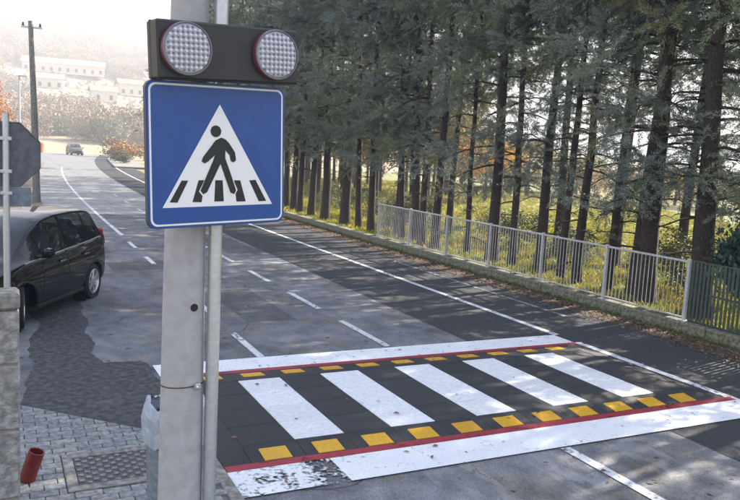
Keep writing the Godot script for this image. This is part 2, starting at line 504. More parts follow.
func build_road() -> void:
	var road := setting("road")
	var old := mat(Color(1, 1, 1), 0.85)
	old.albedo_texture = M.grain
	old.normal_enabled = true; old.normal_texture = M.grain_n; old.normal_scale = 0.7
	old.detail_enabled = true
	old.detail_blend_mode = BaseMaterial3D.BLEND_MODE_MUL
	old.detail_uv_layer = BaseMaterial3D.DETAIL_UV_2
	old.detail_albedo = asphalt_map()
	var far_old := tri_mat(lin(0.250, 0.250, 0.250), 0.5, noise_tex(41, 0.02, Color(0.72, 0.72, 0.72), Color(1, 1, 1), 512, 6), 0.12, M.grain_n, 0.4)
	M.far_old = far_old
	obj("old_asphalt", strip(-3.99, 6.19, [-2.1, -8.0, -14.0, -20.0, -24.0, -27.9], 0.0, Rect2(-4.0, -28.0, 10.2, 26.0)), old, road)
	var zz := [-27.9]
	while zz[-1] > -150.0: zz.append(zz[-1] - 6.0)
	obj("far_asphalt", strip(-3.99, 6.19, zz, 0.0), far_old, road)
	obj("near_asphalt", strip(-3.99, 6.19, [12.0, -2.1], 0.0), far_old, road)
	var zz2 := [12.0, 0.0, -10.0, -20.0]
	while zz2[-1] > -150.0: zz2.append(zz2[-1] - 6.0)
	obj("new_asphalt_strip", strip(6.12, 9.35, zz2, 0.004), M.new_asphalt, road)
	# dark repair in front of the parked car
	var poly := rough_edge([Vector2(1.35, -14.2), Vector2(1.09, -10.6), Vector2(1.08, -9.75), Vector2(1.13, -9.2), Vector2(1.55, -9.14), Vector2(1.66, -8.7), Vector2(1.60, -7.9), Vector2(1.62, -6.2), Vector2(1.30, -6.0), Vector2(0.0, -6.0), Vector2(0.0, -7.0), Vector2(0.22, -8.0), Vector2(0.37, -9.7), Vector2(0.5, -11.6), Vector2(0.2, -14.2)], 0.04, 0.11, 5)
	obj("dark_repair", up_sheet(poly, 0.004), M.patch_asphalt, road)
	# painted lines
	var worn := wear_image(512, 512, 50, 0.28)
	var line_white := paint_mat(lin(0.62, 0.64, 0.66), worn)
	var faint := paint_mat(lin(0.34, 0.35, 0.36), wear_image(512, 512, 60, 0.75))
	obj("edge_line", flat_rect(7.67, 7.79, -130.0, -20.0, 0.010, 0.35), line_white, road, true)
	obj("edge_line", flat_rect(7.67, 7.79, -20.0, -8.87, 0.010, 0.35), line_white, road, true)
	obj("edge_line", flat_rect(7.67, 7.79, -8.41, -5.69, 0.010, 0.35), line_white, road, true)
	obj("gutter_line", flat_rect(8.79, 8.88, -16.5, -9.95, 0.010, 0.45), faint, road, true)
	for d in [[-10.56, -8.95], [-12.9, -11.45], [-15.4, -14.05], [-17.75, -16.6], [-20.2, -19.0], [-22.7, -21.5], [-25.2, -24.0], [-27.7, -26.5], [-30.2, -29.0], [-34.0, -32.6], [-38.0, -36.5]]:
		obj("lane_dash", flat_rect(4.78, 4.885, d[0], d[1], 0.008, 0.35), line_white, road, true)
	obj("lane_dash", flat_rect(4.69, 4.80, -5.20, -2.6, 0.008, 0.35), line_white, road, true)
	for d in [[-10.2, -8.9], [-12.7, -11.5], [-15.1, -14.0], [-17.6, -16.5], [-20.25, -19.1]]:
		obj("lane_dash", flat_rect(2.93 - 0.009 * (d[0] + 9.0), 3.03 - 0.009 * (d[0] + 9.0), d[0], d[1], 0.008, 0.35), line_white, road, true)
	obj("side_line", flat_rect(3.07, 3.18, -70.0, -21.7, 0.008, 0.35), line_white, road, true)
	# white bands before and after the crossing, red lines beside the rubber
	var band := paint_mat(lin(0.76, 0.78, 0.80), wear_image(2048, 148, 70, 0.0, 0.50, 0.108, 0.142))
	var band2 := paint_mat(lin(0.76, 0.78, 0.80), wear_image(2048, 148, 80, 0.06))
	obj("white_band", flat_rect(1.63, 8.15, -5.685, -5.215, 0.014), band, road, true)
	obj("white_band", flat_rect(1.64, 7.66, -8.873, -8.41, 0.014), band2, road, true)
	var red := paint_mat(lin(0.30, 0.018, 0.035), wear_image(1024, 64, 90, 0.22))
	obj("red_line", flat_rect(1.66, 7.72, -5.80, -5.688, 0.0145), red, road, true)
	obj("red_line", flat_rect(1.66, 7.66, -8.405, -8.30, 0.0145), red, road, true)
	var smear := paint_mat(lin(0.42, 0.43, 0.44), wear_image(256, 256, 95, 0.98))
	obj("paint_smear", flat_rect(7.42, 7.66, -8.30, -8.08, 0.011), smear, road, true)
	obj("paint_smear", flat_rect(7.45, 7.64, -7.95, -7.62, 0.011), smear, road, true)
	obj("paint_smear", flat_rect(7.48, 7.66, -7.50, -7.20, 0.011), smear, road, true)

# ------------------------------------------------------------------ brick pavement with drain cover
func build_pavement() -> void:
	var pave := setting("pavement")
	var bed := rough_edge([Vector2(-1.6, -8.2), Vector2(-0.2, -8.24), Vector2(0.20, -7.82), Vector2(1.18, -6.83), Vector2(1.56, -6.1), Vector2(1.58, -1.5), Vector2(-1.6, -1.5)], 3.0, 0.0, 1)
	obj("mortar_bed", up_sheet(bed, 0.012), mat(lin(0.12, 0.12, 0.112), 0.97), pave)
	var tones := []
	for c in [[0.30, 0.32, 0.32], [0.34, 0.355, 0.35], [0.26, 0.28, 0.285], [0.36, 0.36, 0.34]]:
		tones.append(tri_mat(lin(c[0], c[1], c[2]), 0.92, noise_tex(101, 0.03, Color(0.7, 0.7, 0.7), Color(1, 1, 1), 256, 5), 2.0, M.grain_n, 0.6))
	var full := MB.new()
	full.box(Vector3.ZERO, Vector3(0.193, 0.05, 0.093), 0.006)
	var fm := full.mesh()
	var half := MB.new()
	half.box(Vector3.ZERO, Vector3(0.095, 0.05, 0.093), 0.006)
	var hm := half.mesh()
	var rest := MB.new()
	var count := 0
	var row := 0
	var z := -8.15
	while z < -1.6:
		var x := -1.5 + (0.1 if row % 2 else 0.0)
		while x < 1.5:
			var c := Vector2(x, z)
			var in_row := c.y > -6.475 and c.y < -5.675
			var cover := in_row and c.x > 0.36 and c.x < 1.36
			var ok := not cover and Geometry2D.is_point_in_polygon(c + Vector2(0.11, -0.03), bed) and Geometry2D.is_point_in_polygon(c + Vector2(-0.11, -0.03), bed)
			var lift := 0.002 + rng.randf_range(-0.0025, 0.0025)
			if cover:
				var ca := Rect2(x - 0.0965, z - 0.0465, 0.193, 0.093)
				for side in [Rect2(-2, -9, 2.452, 9), Rect2(1.268, -9, 2, 9), Rect2(0.452, -6.60, 0.816, 0.163), Rect2(0.452, -5.713, 0.816, 0.163)]:
					var cut := ca.intersection(side)
					if cut.size.x > 0.02 and cut.size.y > 0.015:
						var o := obj("paver", fm, tones[rng.randi() % 4], pave)
						o.position = Vector3(cut.get_center().x, lift, cut.get_center().y)
						o.scale = Vector3(cut.size.x / 0.193, 1, cut.size.y / 0.093)
						count += 1
			elif ok:
				if x > -0.05 and z < -5.3 and count < 295:
					var o := obj("paver", fm, tones[rng.randi() % 4], pave)
					o.position = Vector3(x, lift, z); o.rotation.y = rng.randf_range(-0.012, 0.012)
					count += 1
				else:
					rest.box(Vector3(x, lift, z), Vector3(0.193, 0.05, 0.093), 0.0)
			elif x > -0.3 and z < -5.3:
				var sq := PackedVector2Array([c + Vector2(-0.0965, -0.0465), c + Vector2(0.0965, -0.0465), c + Vector2(0.0965, 0.0465), c + Vector2(-0.0965, 0.0465)])
				for cut in Geometry2D.intersect_polygons(sq, bed):
					var shape := PackedVector2Array()
					var area := 0.0
					for q in cut.size():
						shape.append(Vector2(cut[q].x, -cut[q].y))
						area += cut[q].cross(cut[(q + 1) % cut.size()]) * 0.5
					if absf(area) > 0.0012 and count < 299:
						var cp := MB.new()
						cp.plate(shape, 0.0, 0.027 + lift - 0.002, Transform3D(Basis(Vector3.RIGHT, -PI / 2), Vector3.ZERO))
						obj("paver", cp, tones[rng.randi() % 4], pave)
						count += 1
			x += 0.2
		z += 0.1
		row += 1
	obj("paver_field", rest, tones[0], pave).set_meta("kind", "stuff")
	# border stones along the road side of the pavement
	var km := MB.new()
	km.box(Vector3.ZERO, Vector3(0.10, 0.10, 0.98), 0.01)
	var kmesh := km.mesh()
	for k in 5:
		obj("border_stone", kmesh, M.concrete, pave).position = Vector3(1.60, -0.018, -5.6 + k * 1.0)
	var a := Vector2(0.17, -7.88)
	var b := Vector2(1.60, -6.42)
	# drain cover in its concrete frame
	var t := thing("drain_cover", "square cast iron drain cover in a pale concrete frame in the brick pavement", "drain cover", Vector3(0.86, 0.0, -6.075))
	var fr := MB.new()
	for s in [[0.0, -0.315, 0.80, 0.09], [0.0, 0.315, 0.80, 0.09]]: fr.box(Vector3(s[0], 0.008, s[1]), Vector3(s[2], 0.05, s[3]), 0.006)
	for s in [-0.36, 0.36]: fr.box(Vector3(s, 0.008, 0), Vector3(0.08, 0.05, 0.54), 0.006)
	obj("frame", fr, M.concrete, t)
	var plate := MB.new()
	plate.box(Vector3(0, 0.0, 0), Vector3(0.63, 0.04, 0.53), 0.003)
	obj("plate", plate, tri_mat(lin(0.12, 0.12, 0.122), 0.75, noise_tex(103, 0.05, Color(0.6, 0.6, 0.6), Color(1, 1, 1), 256, 4), 3.0), t)
	var lugs := MB.new()
	for i in 12:
		for j in 10:
			if (i + j) % 2 == 0:
				lugs.box(Vector3(-0.286 + i * 0.052, 0.024, -0.234 + j * 0.052), Vector3(0.040, 0.012, 0.040), 0.004, Basis(Vector3.UP, 0.0))
	obj("raised_pattern", lugs, tri_mat(lin(0.26, 0.26, 0.26), 0.65, noise_tex(103, 0.05, Color(0.6, 0.6, 0.6), Color(1, 1, 1), 256, 4), 3.0), t)

# ------------------------------------------------------------------ raised rubber crossing
func build_crossing() -> void:
	var t := thing("raised_crossing", "raised black rubber pedestrian crossing with white stripes and yellow blocks across the road", "crossing")
	var x0 := 1.900
	var w := 0.494
	var y := 0.05
	var rough_tex := noise_tex(111, 0.08, Color(0.62, 0.62, 0.62), Color(1, 1, 1), 512, 4)
	var dusty := noise_tex(112, 0.03, Color(0.90, 0.90, 0.90), Color(1, 1, 1), 512, 6)
	var blacks := []
	for c in [0.030, 0.036, 0.042]: blacks.append(tri_mat(lin(c, c * 1.06, c * 1.16), 0.72, rough_tex, 1.1, M.grain_n, 0.5))
	var whites := []
	for c in [0.72, 0.75, 0.78]: whites.append(tri_mat(lin(c, c * 1.015, c * 1.03), 0.6, dusty, 0.9, M.grain_n, 0.3))
	var zs := [-7.905, -7.455, -7.005, -6.553, -6.10]
	var gap := 0.004
	var pm := MB.new()
	pm.box(Vector3(0, y * 0.5 - 0.005, 0), Vector3(w - gap, y + 0.01, 0.4515 - gap), 0.005)
	var panel := pm.mesh()
	for i in 11:
		for k in 4:
			var white: bool = i % 2 == 1
			var o := obj("rubber_panel", panel, (whites if white else blacks)[rng.randi() % 3], t)
			o.position = Vector3(x0 + (i + 0.5) * w, rng.randf_range(-0.0012, 0.0012), (zs[k] + zs[k + 1]) * 0.5)
	# sloping end modules, each with a yellow block
	var yellow := [tri_mat(lin(0.66, 0.36, 0.012), 0.55, dusty, 1.5), tri_mat(lin(0.60, 0.31, 0.012), 0.6, dusty, 1.5)]
	for side in [[-6.10, -5.80, 1.0], [-7.905, -8.30, -1.0]]:
		var zi: float = side[0]
		var zo: float = side[1]
		var rm := MB.new()
		var hw := (w - gap) * 0.5
		var a: float = zi + side[2] * gap * 0.5
		var low := 0.012
		var P := func(x: float, yy: float, z: float) -> Vector3: return Vector3(x, yy, z)
		var up := Vector3(0, absf(zo - a), side[2] * (y - low)).normalized()
		rm.quad(P.call(-hw, y, a), P.call(hw, y, a), P.call(hw, low, zo), P.call(-hw, low, zo), up)
		rm.quad(P.call(-hw, low, zo), P.call(hw, low, zo), P.call(hw, -0.005, zo), P.call(-hw, -0.005, zo), Vector3(0, 0, side[2]))
		rm.quad(P.call(-hw, y, a), P.call(hw, y, a), P.call(hw, -0.005, a), P.call(-hw, -0.005, a), Vector3(0, 0, -side[2]))
		for s in [-1.0, 1.0]:
			rm.face([P.call(s * hw, y, a), P.call(s * hw, low, zo), P.call(s * hw, -0.005, zo), P.call(s * hw, -0.005, a)], Vector3(s, 0, 0))
		var ramp := rm.mesh()
		var ym := MB.new()
		var zc := -5.91 if side[2] > 0 else -8.14
		var half := 0.098 if side[2] > 0 else 0.09
		var yat := func(z: float) -> float: return lerpf(y, low, (z - a) / (zo - a))
		var z1: float = zc - half
		var z2: float = zc + half
		var h := 0.006
		var corners := [Vector3(-0.125, yat.call(z1), z1), Vector3(0.125, yat.call(z1), z1), Vector3(0.125, yat.call(z2), z2), Vector3(-0.125, yat.call(z2), z2)]
		var tops := []
		for c in corners: tops.append(c + up * h - Vector3(signf(c.x) * 0.004, 0, 0))
		ym.face(tops, up)
		for k in 4: ym.face([corners[k], corners[(k + 1) % 4], tops[(k + 1) % 4], tops[k]], (corners[k] + corners[(k + 1) % 4]) * 0.5 - (corners[0] + corners[2]) * 0.5)
		var block := ym.mesh()
		for i in 11:
			var o := obj("ramp_panel", ramp, blacks[rng.randi() % 3], t)
			o.position = Vector3(x0 + (i + 0.5) * w, 0, 0)
			obj("yellow_block", block, yellow[0 if rng.randf() < 0.7 else 1], o)
	# tapered ends
	for e in [[1.66, 1.898, 1], [7.338, 7.60, -1]]:
		for k in 4:
			var em := MB.new()
			var za: float = zs[k] + gap * 0.5
			var zb: float = zs[k + 1] - gap * 0.5
			var xo: float = e[0] if e[2] == 1 else e[1]
			var xi: float = e[1] if e[2] == 1 else e[0]
			em.face([Vector3(xo, 0.012, za), Vector3(xi, y, za), Vector3(xi, y, zb), Vector3(xo, 0.012, zb)], Vector3.UP)
			em.face([Vector3(xo, 0.012, za), Vector3(xo, 0.012, zb), Vector3(xo, -0.005, zb), Vector3(xo, -0.005, za)], Vector3(-e[2], 0, 0))
			for zq in [za, zb]: em.face([Vector3(xo, 0.012, zq), Vector3(xi, y, zq), Vector3(xi, -0.005, zq), Vector3(xo, -0.005, zq)], Vector3(0, 0, zq - (za + zb) * 0.5))
			obj("end_panel", em, blacks[rng.randi() % 3], t)
		for q in [[-6.10, -5.80], [-7.905, -8.30]]:
			var cm := MB.new()
			var xo: float = e[0] if e[2] == 1 else e[1]
			var xi: float = e[1] if e[2] == 1 else e[0]
			cm.face([Vector3(xi, y, q[0]), Vector3(xo, 0.012, q[0]), Vector3(xo, 0.012, q[1])], Vector3.UP)
			cm.face([Vector3(xi, y, q[0]), Vector3(xo, 0.012, q[1]), Vector3(xi, 0.012, q[1])], Vector3.UP)
			cm.face([Vector3(xi, 0.012, q[1]), Vector3(xo, 0.012, q[1]), Vector3(xo, -0.005, q[1]), Vector3(xi, -0.005, q[1])], Vector3(0, 0, q[1] - q[0]))
			cm.face([Vector3(xo, 0.012, q[0]), Vector3(xo, 0.012, q[1]), Vector3(xo, -0.005, q[1]), Vector3(xo, -0.005, q[0])], Vector3(-e[2], 0, 0))
			obj("corner_panel", cm, blacks[0], t)

# ------------------------------------------------------------------ low wall, railing, green slat fence
func build_low_wall_and_fences() -> void:
	var wall := MB.new()
	var z := 4.0
	while z > -62.0:
		var len := 4.0
		var zc := z - len * 0.5
		wall.box(Vector3(10.06 + bend(zc), 0.04, zc), Vector3(0.26, 0.30 + rng.randf_range(-0.01, 0.01), len - 0.012), 0.02, Basis(Vector3.UP, -atan((bend(z) - bend(z - len)) / len) * -1.0))
		z -= len
	tag(obj("low_wall", wall, M.wall_moss), "low mossy concrete kerb wall running under the white railing", "wall")
	var verge := MB.new()
	var vz := [12.0, 0.0, -6.0, -12.0, -18.0, -24.0, -30.0, -36.0, -42.0, -48.0, -54.0, -62.0]
	var vm := strip(9.30, 9.96, vz, 0.010)
	var litter_ground := tri_mat(lin(1, 1, 1), 0.97, noise_tex(120, 0.05, lin(0.045, 0.032, 0.022), lin(0.15, 0.11, 0.075), 512, 5), 0.8, M.grain_n, 0.8)
	var vo := obj("verge", vm, litter_ground)
	vo.set_meta("kind", "structure")
	# white railing
	var t := thing("railing", "white metal railing of thin vertical bars on the low wall before the conifers", "railing", Vector3(10.06, 0.18, 0))
	var posts := [-8.53, -10.38, -12.21, -14.05, -15.90, -17.78, -19.64]
	var pm := MB.new()
	pm.box(Vector3(0, 0.50, 0), Vector3(0.06, 1.04, 0.06), 0.008)
	pm.box(Vector3(0, 0.012, 0), Vector3(0.13, 0.02, 0.13), 0.003)
	var pmesh := pm.mesh()
	for zp in posts: obj("post", pmesh, M.rail_white, t).position = Vector3(0, 0, zp)
	var bm := MB.new()
	bm.tube([Vector3(0, 0.06, 0), Vector3(0, 0.975, 0)], [0.008, 0.008], 6, false)
	var bmesh := bm.mesh()
	for i in posts.size() - 1:
		var za: float = posts[i] - 0.03
		var zb: float = posts[i + 1] + 0.03
		for yy in [0.06, 0.98]:
			var rm := MB.new()
			rm.box(Vector3(0, yy, (za + zb) * 0.5), Vector3(0.035, 0.035 if yy > 0.5 else 0.025, za - zb - 0.002), 0.005)
			obj("rail", rm, M.rail_white, t)
		for k in 19:
			obj("bar", bmesh, M.rail_white, t).position = Vector3(0, 0, lerpf(za, zb, (k + 1) / 20.0))
	# dark green slat fence nearer the camera
	var g := thing("slat_fence", "dark green ribbed fence panel right of the white railing", "fence", Vector3(10.06, 0.18, 0))
	var green := tri_mat(lin(0.045, 0.080, 0.068), 0.6, noise_tex(122, 0.05, Color(0.7, 0.7, 0.7), Color(1, 1, 1), 256, 4), 2.0)
	var sm := MB.new()
	sm.box(Vector3(0, 0.51, 0), Vector3(0.010, 0.98, 0.046), 0.003)
	var smesh := sm.mesh()
	var n := 64
	for k in n:
		obj("slat", smesh, green, g).position = Vector3(0, 0, -8.44 + 0.074 * k)
	for yy in [0.03, 0.5, 1.0]:
		var rm := MB.new()
		rm.box(Vector3(0.018, yy, -8.47 + 0.037 * n), Vector3(0.022, 0.03, 0.074 * n), 0.004)
		obj("rail", rm, green, g)

# ------------------------------------------------------------------ conifers
func spray_template(sd: int) -> Array:
	# one feathery shoot about 0.45 m long along +z: small flat needles and side twigs
	var r := RandomNumberGenerator.new()
	r.seed = sd
	var v := PackedVector3Array()
	var n := PackedVector3Array()
	var blades := 120
	for i in blades:
		var s := pow(float(i) / blades, 0.8)
		var along := s * 0.42
		var out := r.randf_range(0.02, 0.14) * (1.0 - 0.55 * s)
		var ang := r.randf() * TAU
		var side := Vector3(cos(ang), sin(ang) * 0.65, 0)
		var base := Vector3(0, -0.10 * s * s, along) + side * out * r.randf_range(0.1, 1.0)
		var dir := (side * r.randf_range(0.3, 1.2) + Vector3(0, r.randf_range(-0.3, 0.5), 0.7)).normalized()
		var len := r.randf_range(0.030, 0.072)
		var wv := dir.cross(Vector3(r.randf() - 0.5, r.randf() - 0.5, r.randf() - 0.5)).normalized() * r.randf_range(0.0055, 0.0095)
		var tip := base + dir * len
		var nn := wv.cross(dir).normalized()
		if (wv * 2.0).cross(tip - base).dot(nn) > 0.0: nn = -nn
		v.append_array([base - wv, base + wv, tip])
		n.append_array([nn, nn, nn])
	return [v, n]

func tree_variant(sd: int, h: float, base: float, reach: float, trunk_r: float, dense: float) -> Array:
	var r := RandomNumberGenerator.new()
	r.seed = sd
	var sprays := []
	for k in 4: sprays.append(spray_template(sd * 10 + k))
	var wood := MB.new()
	var leaf := MB.new()
	# trunk, slightly wavering
	var pts := []
	var rad := []
	var off := Vector3.ZERO
	var lean := Vector3(r.randf_range(-0.05, 0.05), 0, r.randf_range(-0.05, 0.05))
	for i in 15:
		var f := i / 14.0
		pts.append(Vector3(0, -0.15 + f * h, 0) + off)
		rad.append(lerpf(trunk_r * (1.25 if i == 0 else 1.0), 0.02, pow(f, 0.9)))
		off += lean * h / 14.0 + Vector3(r.randf_range(-0.03, 0.03), 0, r.randf_range(-0.03, 0.03))
	wood.tube(pts, rad, 9, false)
	var on_trunk := func(y: float) -> Vector3:
		var f := clampf((y + 0.15) / h * 14.0, 0.0, 13.99)
		return (pts[int(f)] as Vector3).lerp(pts[int(f) + 1], f - int(f))
	var y := base - 1.1
	var ang := r.randf() * TAU
	while y < h - 0.4:
		ang += 2.4 + r.randf_range(-0.5, 0.5)
		var f := clampf((y - base) / (h - base), 0.0, 1.0)
		var bare := y < base
		var L := reach * (0.62 + 0.38 * smoothstep(0.0, 0.25, f)) * (1.0 - 0.80 * pow(f, 1.4)) * r.randf_range(0.65, 1.2)
		if bare: L *= r.randf_range(0.5, 0.95)
		var start: Vector3 = on_trunk.call(y)
		var d := Vector3(cos(ang), 0, sin(ang))
		var rise := r.randf_range(-0.05, 0.38)
		var lp := []
		var lr := []
		var seg := 5
		for i in seg + 1:
			var s := float(i) / seg
			lp.append(start + d * L * s + Vector3(0, L * (rise * s - 0.36 * s * s), 0) + Vector3(r.randf_range(-1, 1), r.randf_range(-1, 1), r.randf_range(-1, 1)) * 0.05 * s)
			lr.append(lerpf(0.014 + 0.010 * L, 0.004, s))
		wood.tube(lp, lr, 4, false)
		var fill := lerpf(dense, 1.2, smoothstep(0.36, 0.52, f))
		var clumps := [0.42, 0.70, 1.0] if L > 1.0 else [0.5, 1.0]
		if bare: clumps = [r.randf_range(0.6, 0.95)] if r.randf() < 0.45 else []
		for s0 in clumps:
			if r.randf() > 0.15 + 0.85 * fill: continue
			var fi := clampf((s0 + r.randf_range(-0.08, 0.05)) * seg, 0.0, seg - 0.01)
			var cc: Vector3 = (lp[int(fi)] as Vector3).lerp(lp[int(fi) + 1], fi - int(fi))
			cc += Vector3(r.randf_range(-1, 1), r.randf_range(-0.5, 0.6), r.randf_range(-1, 1)) * 0.16 * L
			var rc := (0.17 + 0.11 * L) * r.randf_range(0.7, 1.35)
			var tone := r.randf_range(0.62, 1.40)
			var warm := pow(r.randf(), 1.6)
			for k in int((15.0 + 8.0 * L) * (0.48 + 0.52 * fill) * (0.6 if bare else 1.0)):
				var dir := (Vector3(r.randfn(), r.randfn() * 0.7 + 0.12, r.randfn()).normalized() + d * 0.55).normalized()
				var p := cc + dir * rc * r.randf_range(0.0, 1.0)
				var bs := Basis.looking_at(-dir, Vector3(0.03, 1, 0.02).normalized()).rotated(dir, r.randf_range(-0.9, 0.9)).scaled(Vector3.ONE * r.randf_range(0.6, 1.15))
				var tp: Array = sprays[r.randi() % 4]
				var c := tone * r.randf_range(0.82, 1.18)
				leaf.take(tp[0], tp[1], Transform3D(bs, p), Color(c * (0.90 + 0.36 * warm), c * (1.0 + 0.04 * warm), c * (1.06 - 0.50 * warm)))
		# dry twigs on the bare limbs
		if r.randf() < 0.75:
			for k in 7:
				var s := r.randf_range(0.25, 0.9)
				var fi := s * seg
				var p: Vector3 = (lp[int(fi)] as Vector3).lerp(lp[int(fi) + 1], fi - int(fi))
				var tw := (d.rotated(Vector3.UP, r.randf_range(-1.1, 1.1)) + Vector3(0, r.randf_range(-0.8, 0.5), 0)).normalized() * r.randf_range(0.25, 0.6)
				wood.tube([p, p + tw * 0.5 + Vector3(0, 0.03, 0), p + tw], [0.007, 0.005, 0.003], 3, false)
		y += (0.27 if f < 0.5 else 0.30) * r.randf_range(0.5, 1.5)
	return [wood.mesh(), leaf.mesh(false, true)]

const ORD := ["first", "second", "third", "fourth", "fifth", "sixth", "seventh", "eighth", "ninth", "tenth", "eleventh", "twelfth", "thirteenth", "fourteenth", "fifteenth", "sixteenth", "seventeenth", "eighteenth", "nineteenth", "twentieth", "twenty-first", "twenty-second", "twenty-third", "twenty-fourth", "twenty-fifth", "twenty-sixth", "twenty-seventh", "twenty-eighth", "twenty-ninth", "thirtieth", "thirty-first", "thirty-second", "thirty-third", "thirty-fourth", "thirty-fifth", "thirty-sixth"]

func build_trees() -> void:
	var needle := mat(Color(1, 1, 1), 0.75)
	needle.albedo_color = lin(0.205, 0.238, 0.212)
	needle.vertex_color_use_as_albedo = true
	needle.backlight_enabled = true
	needle.backlight = Color(0.22, 0.26, 0.12)
	M.needle = needle
	var vars := []
	# 0-4 hang low, 5-8 are bare to a greater height
	vars.append(tree_variant(1, 11.5, 1.8, 1.7, 0.13, 0.30))
	vars.append(tree_variant(2, 12.5, 2.1, 1.9, 0.17, 0.20))
	vars.append(tree_variant(3, 10.5, 1.6, 1.6, 0.12, 0.28))
	vars.append(tree_variant(4, 12.0, 1.9, 2.0, 0.19, 0.36))
	vars.append(tree_variant(5, 11.0, 2.4, 1.7, 0.14, 0.18))
	vars.append(tree_variant(6, 12.5, 2.8, 1.7, 0.16, 0.55))
	vars.append(tree_variant(7, 12.0, 3.2, 1.8, 0.15, 0.55))
	vars.append(tree_variant(8, 13.0, 2.9, 1.9, 0.18, 0.55))
	vars.append(tree_variant(9, 11.5, 2.5, 1.6, 0.13, 0.50))
	vars.append(tree_variant(10, 12.5, 5.0, 1.7, 0.15, 1.0))
	vars.append(tree_variant(11, 13.0, 4.6, 1.8, 0.16, 1.0))
	# trunks as they stand along the road (z), nearest first
	var zs := [-9.26, -9.80, -10.75, -11.30, -12.02, -12.81, -13.52, -14.37, -15.30, -16.13, -17.42, -18.48, -19.28, -20.2, -20.8, -21.6, -22.83, -23.9, -24.9, -26.66, -28.2, -29.5, -31.0, -32.5, -34.1, -35.6, -37.2, -38.9, -40.6, -42.4]
	var widths := [1.0, 1.0, 1.1, 1.15, 0.8, 0.95, 0.75, 0.9, 0.9, 1.0, 0.75, 1.0, 0.8, 0.9, 0.9, 0.8, 0.8, 0.9, 1.1, 1.3, 0.9, 1.0, 1.0]
	for i in zs.size():
		var k: int = [3, 0, 1, 3, 4, 2, 4, 1, 0, 3, 2, 4, 1, 5, 8, 6, 5, 8, 7, 6, 5, 8, 7, 6, 5, 8, 7, 6, 5, 7][i]
		var lbl: String = "dark blue-green conifer behind the railing, %s trunk counted from the green fence leftwards" % ORD[i]
		if zs[i] < -31.5: lbl = "blue-green conifer far along the roadside row, %s trunk counted from the green fence" % ORD[i]
		one_tree(vars[k], Vector3(11.5 + rng.randf_range(-0.25, 0.35), -0.05, zs[i]), widths[i] if i < widths.size() else 1.0, lbl)
	var far := [-44.2, -46.1, -48.0, -50.0, -52.1, -54.2]
	for i in far.size():
		one_tree(vars[5 + (i * 3) % 4], Vector3(11.6 + rng.randf_range(-0.2, 0.3), -0.05, far[i]), 1.0, "conifer at the row's far end by the blue sign, %s from the green fence" % ORD[30 + i])
	one_tree(vars[0], Vector3(11.0, -0.05, -68.0), 0.9, "lone conifer far down the road, its branches showing left of the blue sign")
	# a second, looser row stands behind the first
	var back := [-6.6, -8.9, -10.1, -12.4, -14.9, -16.8, -19.9, -22.2, -25.7, -28.9, -32.0, -35.4, -39.0]
	for i in back.size():
		var lbl: String = "conifer trunk standing behind the roadside row, %s of the rear row from the right" % ORD[i]
		one_tree(vars[9 + i % 2], Vector3(14.3 + rng.randf_range(-0.4, 0.5), -0.05, back[i]), 0.85, lbl, "conifers of the rear row")
	# the row goes on towards the camera beyond the right edge of the picture and shades the crossing
	var near := [-8.1, -7.0, -5.9, -4.7, -3.5, -2.2]
	for i in near.size():
		one_tree(vars[(i * 3 + 2) % 5], Vector3(11.6 + rng.randf_range(-0.2, 0.3), -0.05, near[i]), 1.0, "conifer of the roadside row standing behind the green fence")

func one_tree(v: Array, at: Vector3, wide: float, label: String, group := "conifers in a row behind the railing") -> void:
	var t := thing("conifer_tree", label, "tree", at + Vector3(bend(at.z), 0, 0), rng.randf() * TAU, group)
	var s := rng.randf_range(0.92, 1.08)
	var tr := obj("trunk", v[0], M.bark, t)
	tr.scale = Vector3(s * wide, s, s * wide)
	var cr := obj("crown", v[1], M.needle, t)
	cr.scale = Vector3(s * wide, s, s * wide) if wide > 0.95 else Vector3(s, s, s)

# ------------------------------------------------------------------ meadow, autumn trees, hillside
func leafy_mesh(sd: int, leaves: int, size: float) -> ArrayMesh:
	# a broad-leaved crown of radius about 1: leaf-sized faces gathered in clumps
	var r := RandomNumberGenerator.new()
	r.seed = sd
	var m := MB.new()
	var clumps := []
	for k in 26:
		var d := Vector3(r.randf_range(-1, 1), r.randf_range(-0.8, 1), r.randf_range(-1, 1)).normalized()
		clumps.append([d * r.randf_range(0.35, 0.82), r.randf_range(0.20, 0.38), r.randf_range(0.75, 1.2)])
	for i in leaves:
		var c: Array = clumps[r.randi() % clumps.size()]
		var o: Vector3 = Vector3(r.randfn(), r.randfn() * 0.8, r.randfn()) * c[1] * 0.55
		var p: Vector3 = c[0] + o
		var a := Vector3(r.randf_range(-1, 1), r.randf_range(-1, 1), r.randf_range(-1, 1)).normalized()
		var b := a.cross(Vector3(r.randf_range(-1, 1), r.randf_range(-1, 1), r.randf_range(-1, 1))).normalized()
		var s := size * r.randf_range(0.6, 1.3)
		var n := a.cross(b).normalized()
		var v: float = c[2] * r.randf_range(0.8, 1.2)
		m.col = Color(v, v * r.randf_range(0.9, 1.05), v * r.randf_range(0.8, 1.1))
		m.tri(p - a * s, p + b * s * 0.6, p + a * s, n, n, n)
		m.tri(p - a * s, p + a * s, p - b * s * 0.6, n, n, n)
	return m.mesh(false, true)

func leaf_mat(r: float, g: float, b: float, through := 0.5) -> StandardMaterial3D:
	var m := mat(lin(r, g, b), 0.7)
	m.vertex_color_use_as_albedo = true
	m.backlight_enabled = true
	m.backlight = Color(through, through * 0.9, through * 0.3)
	return m

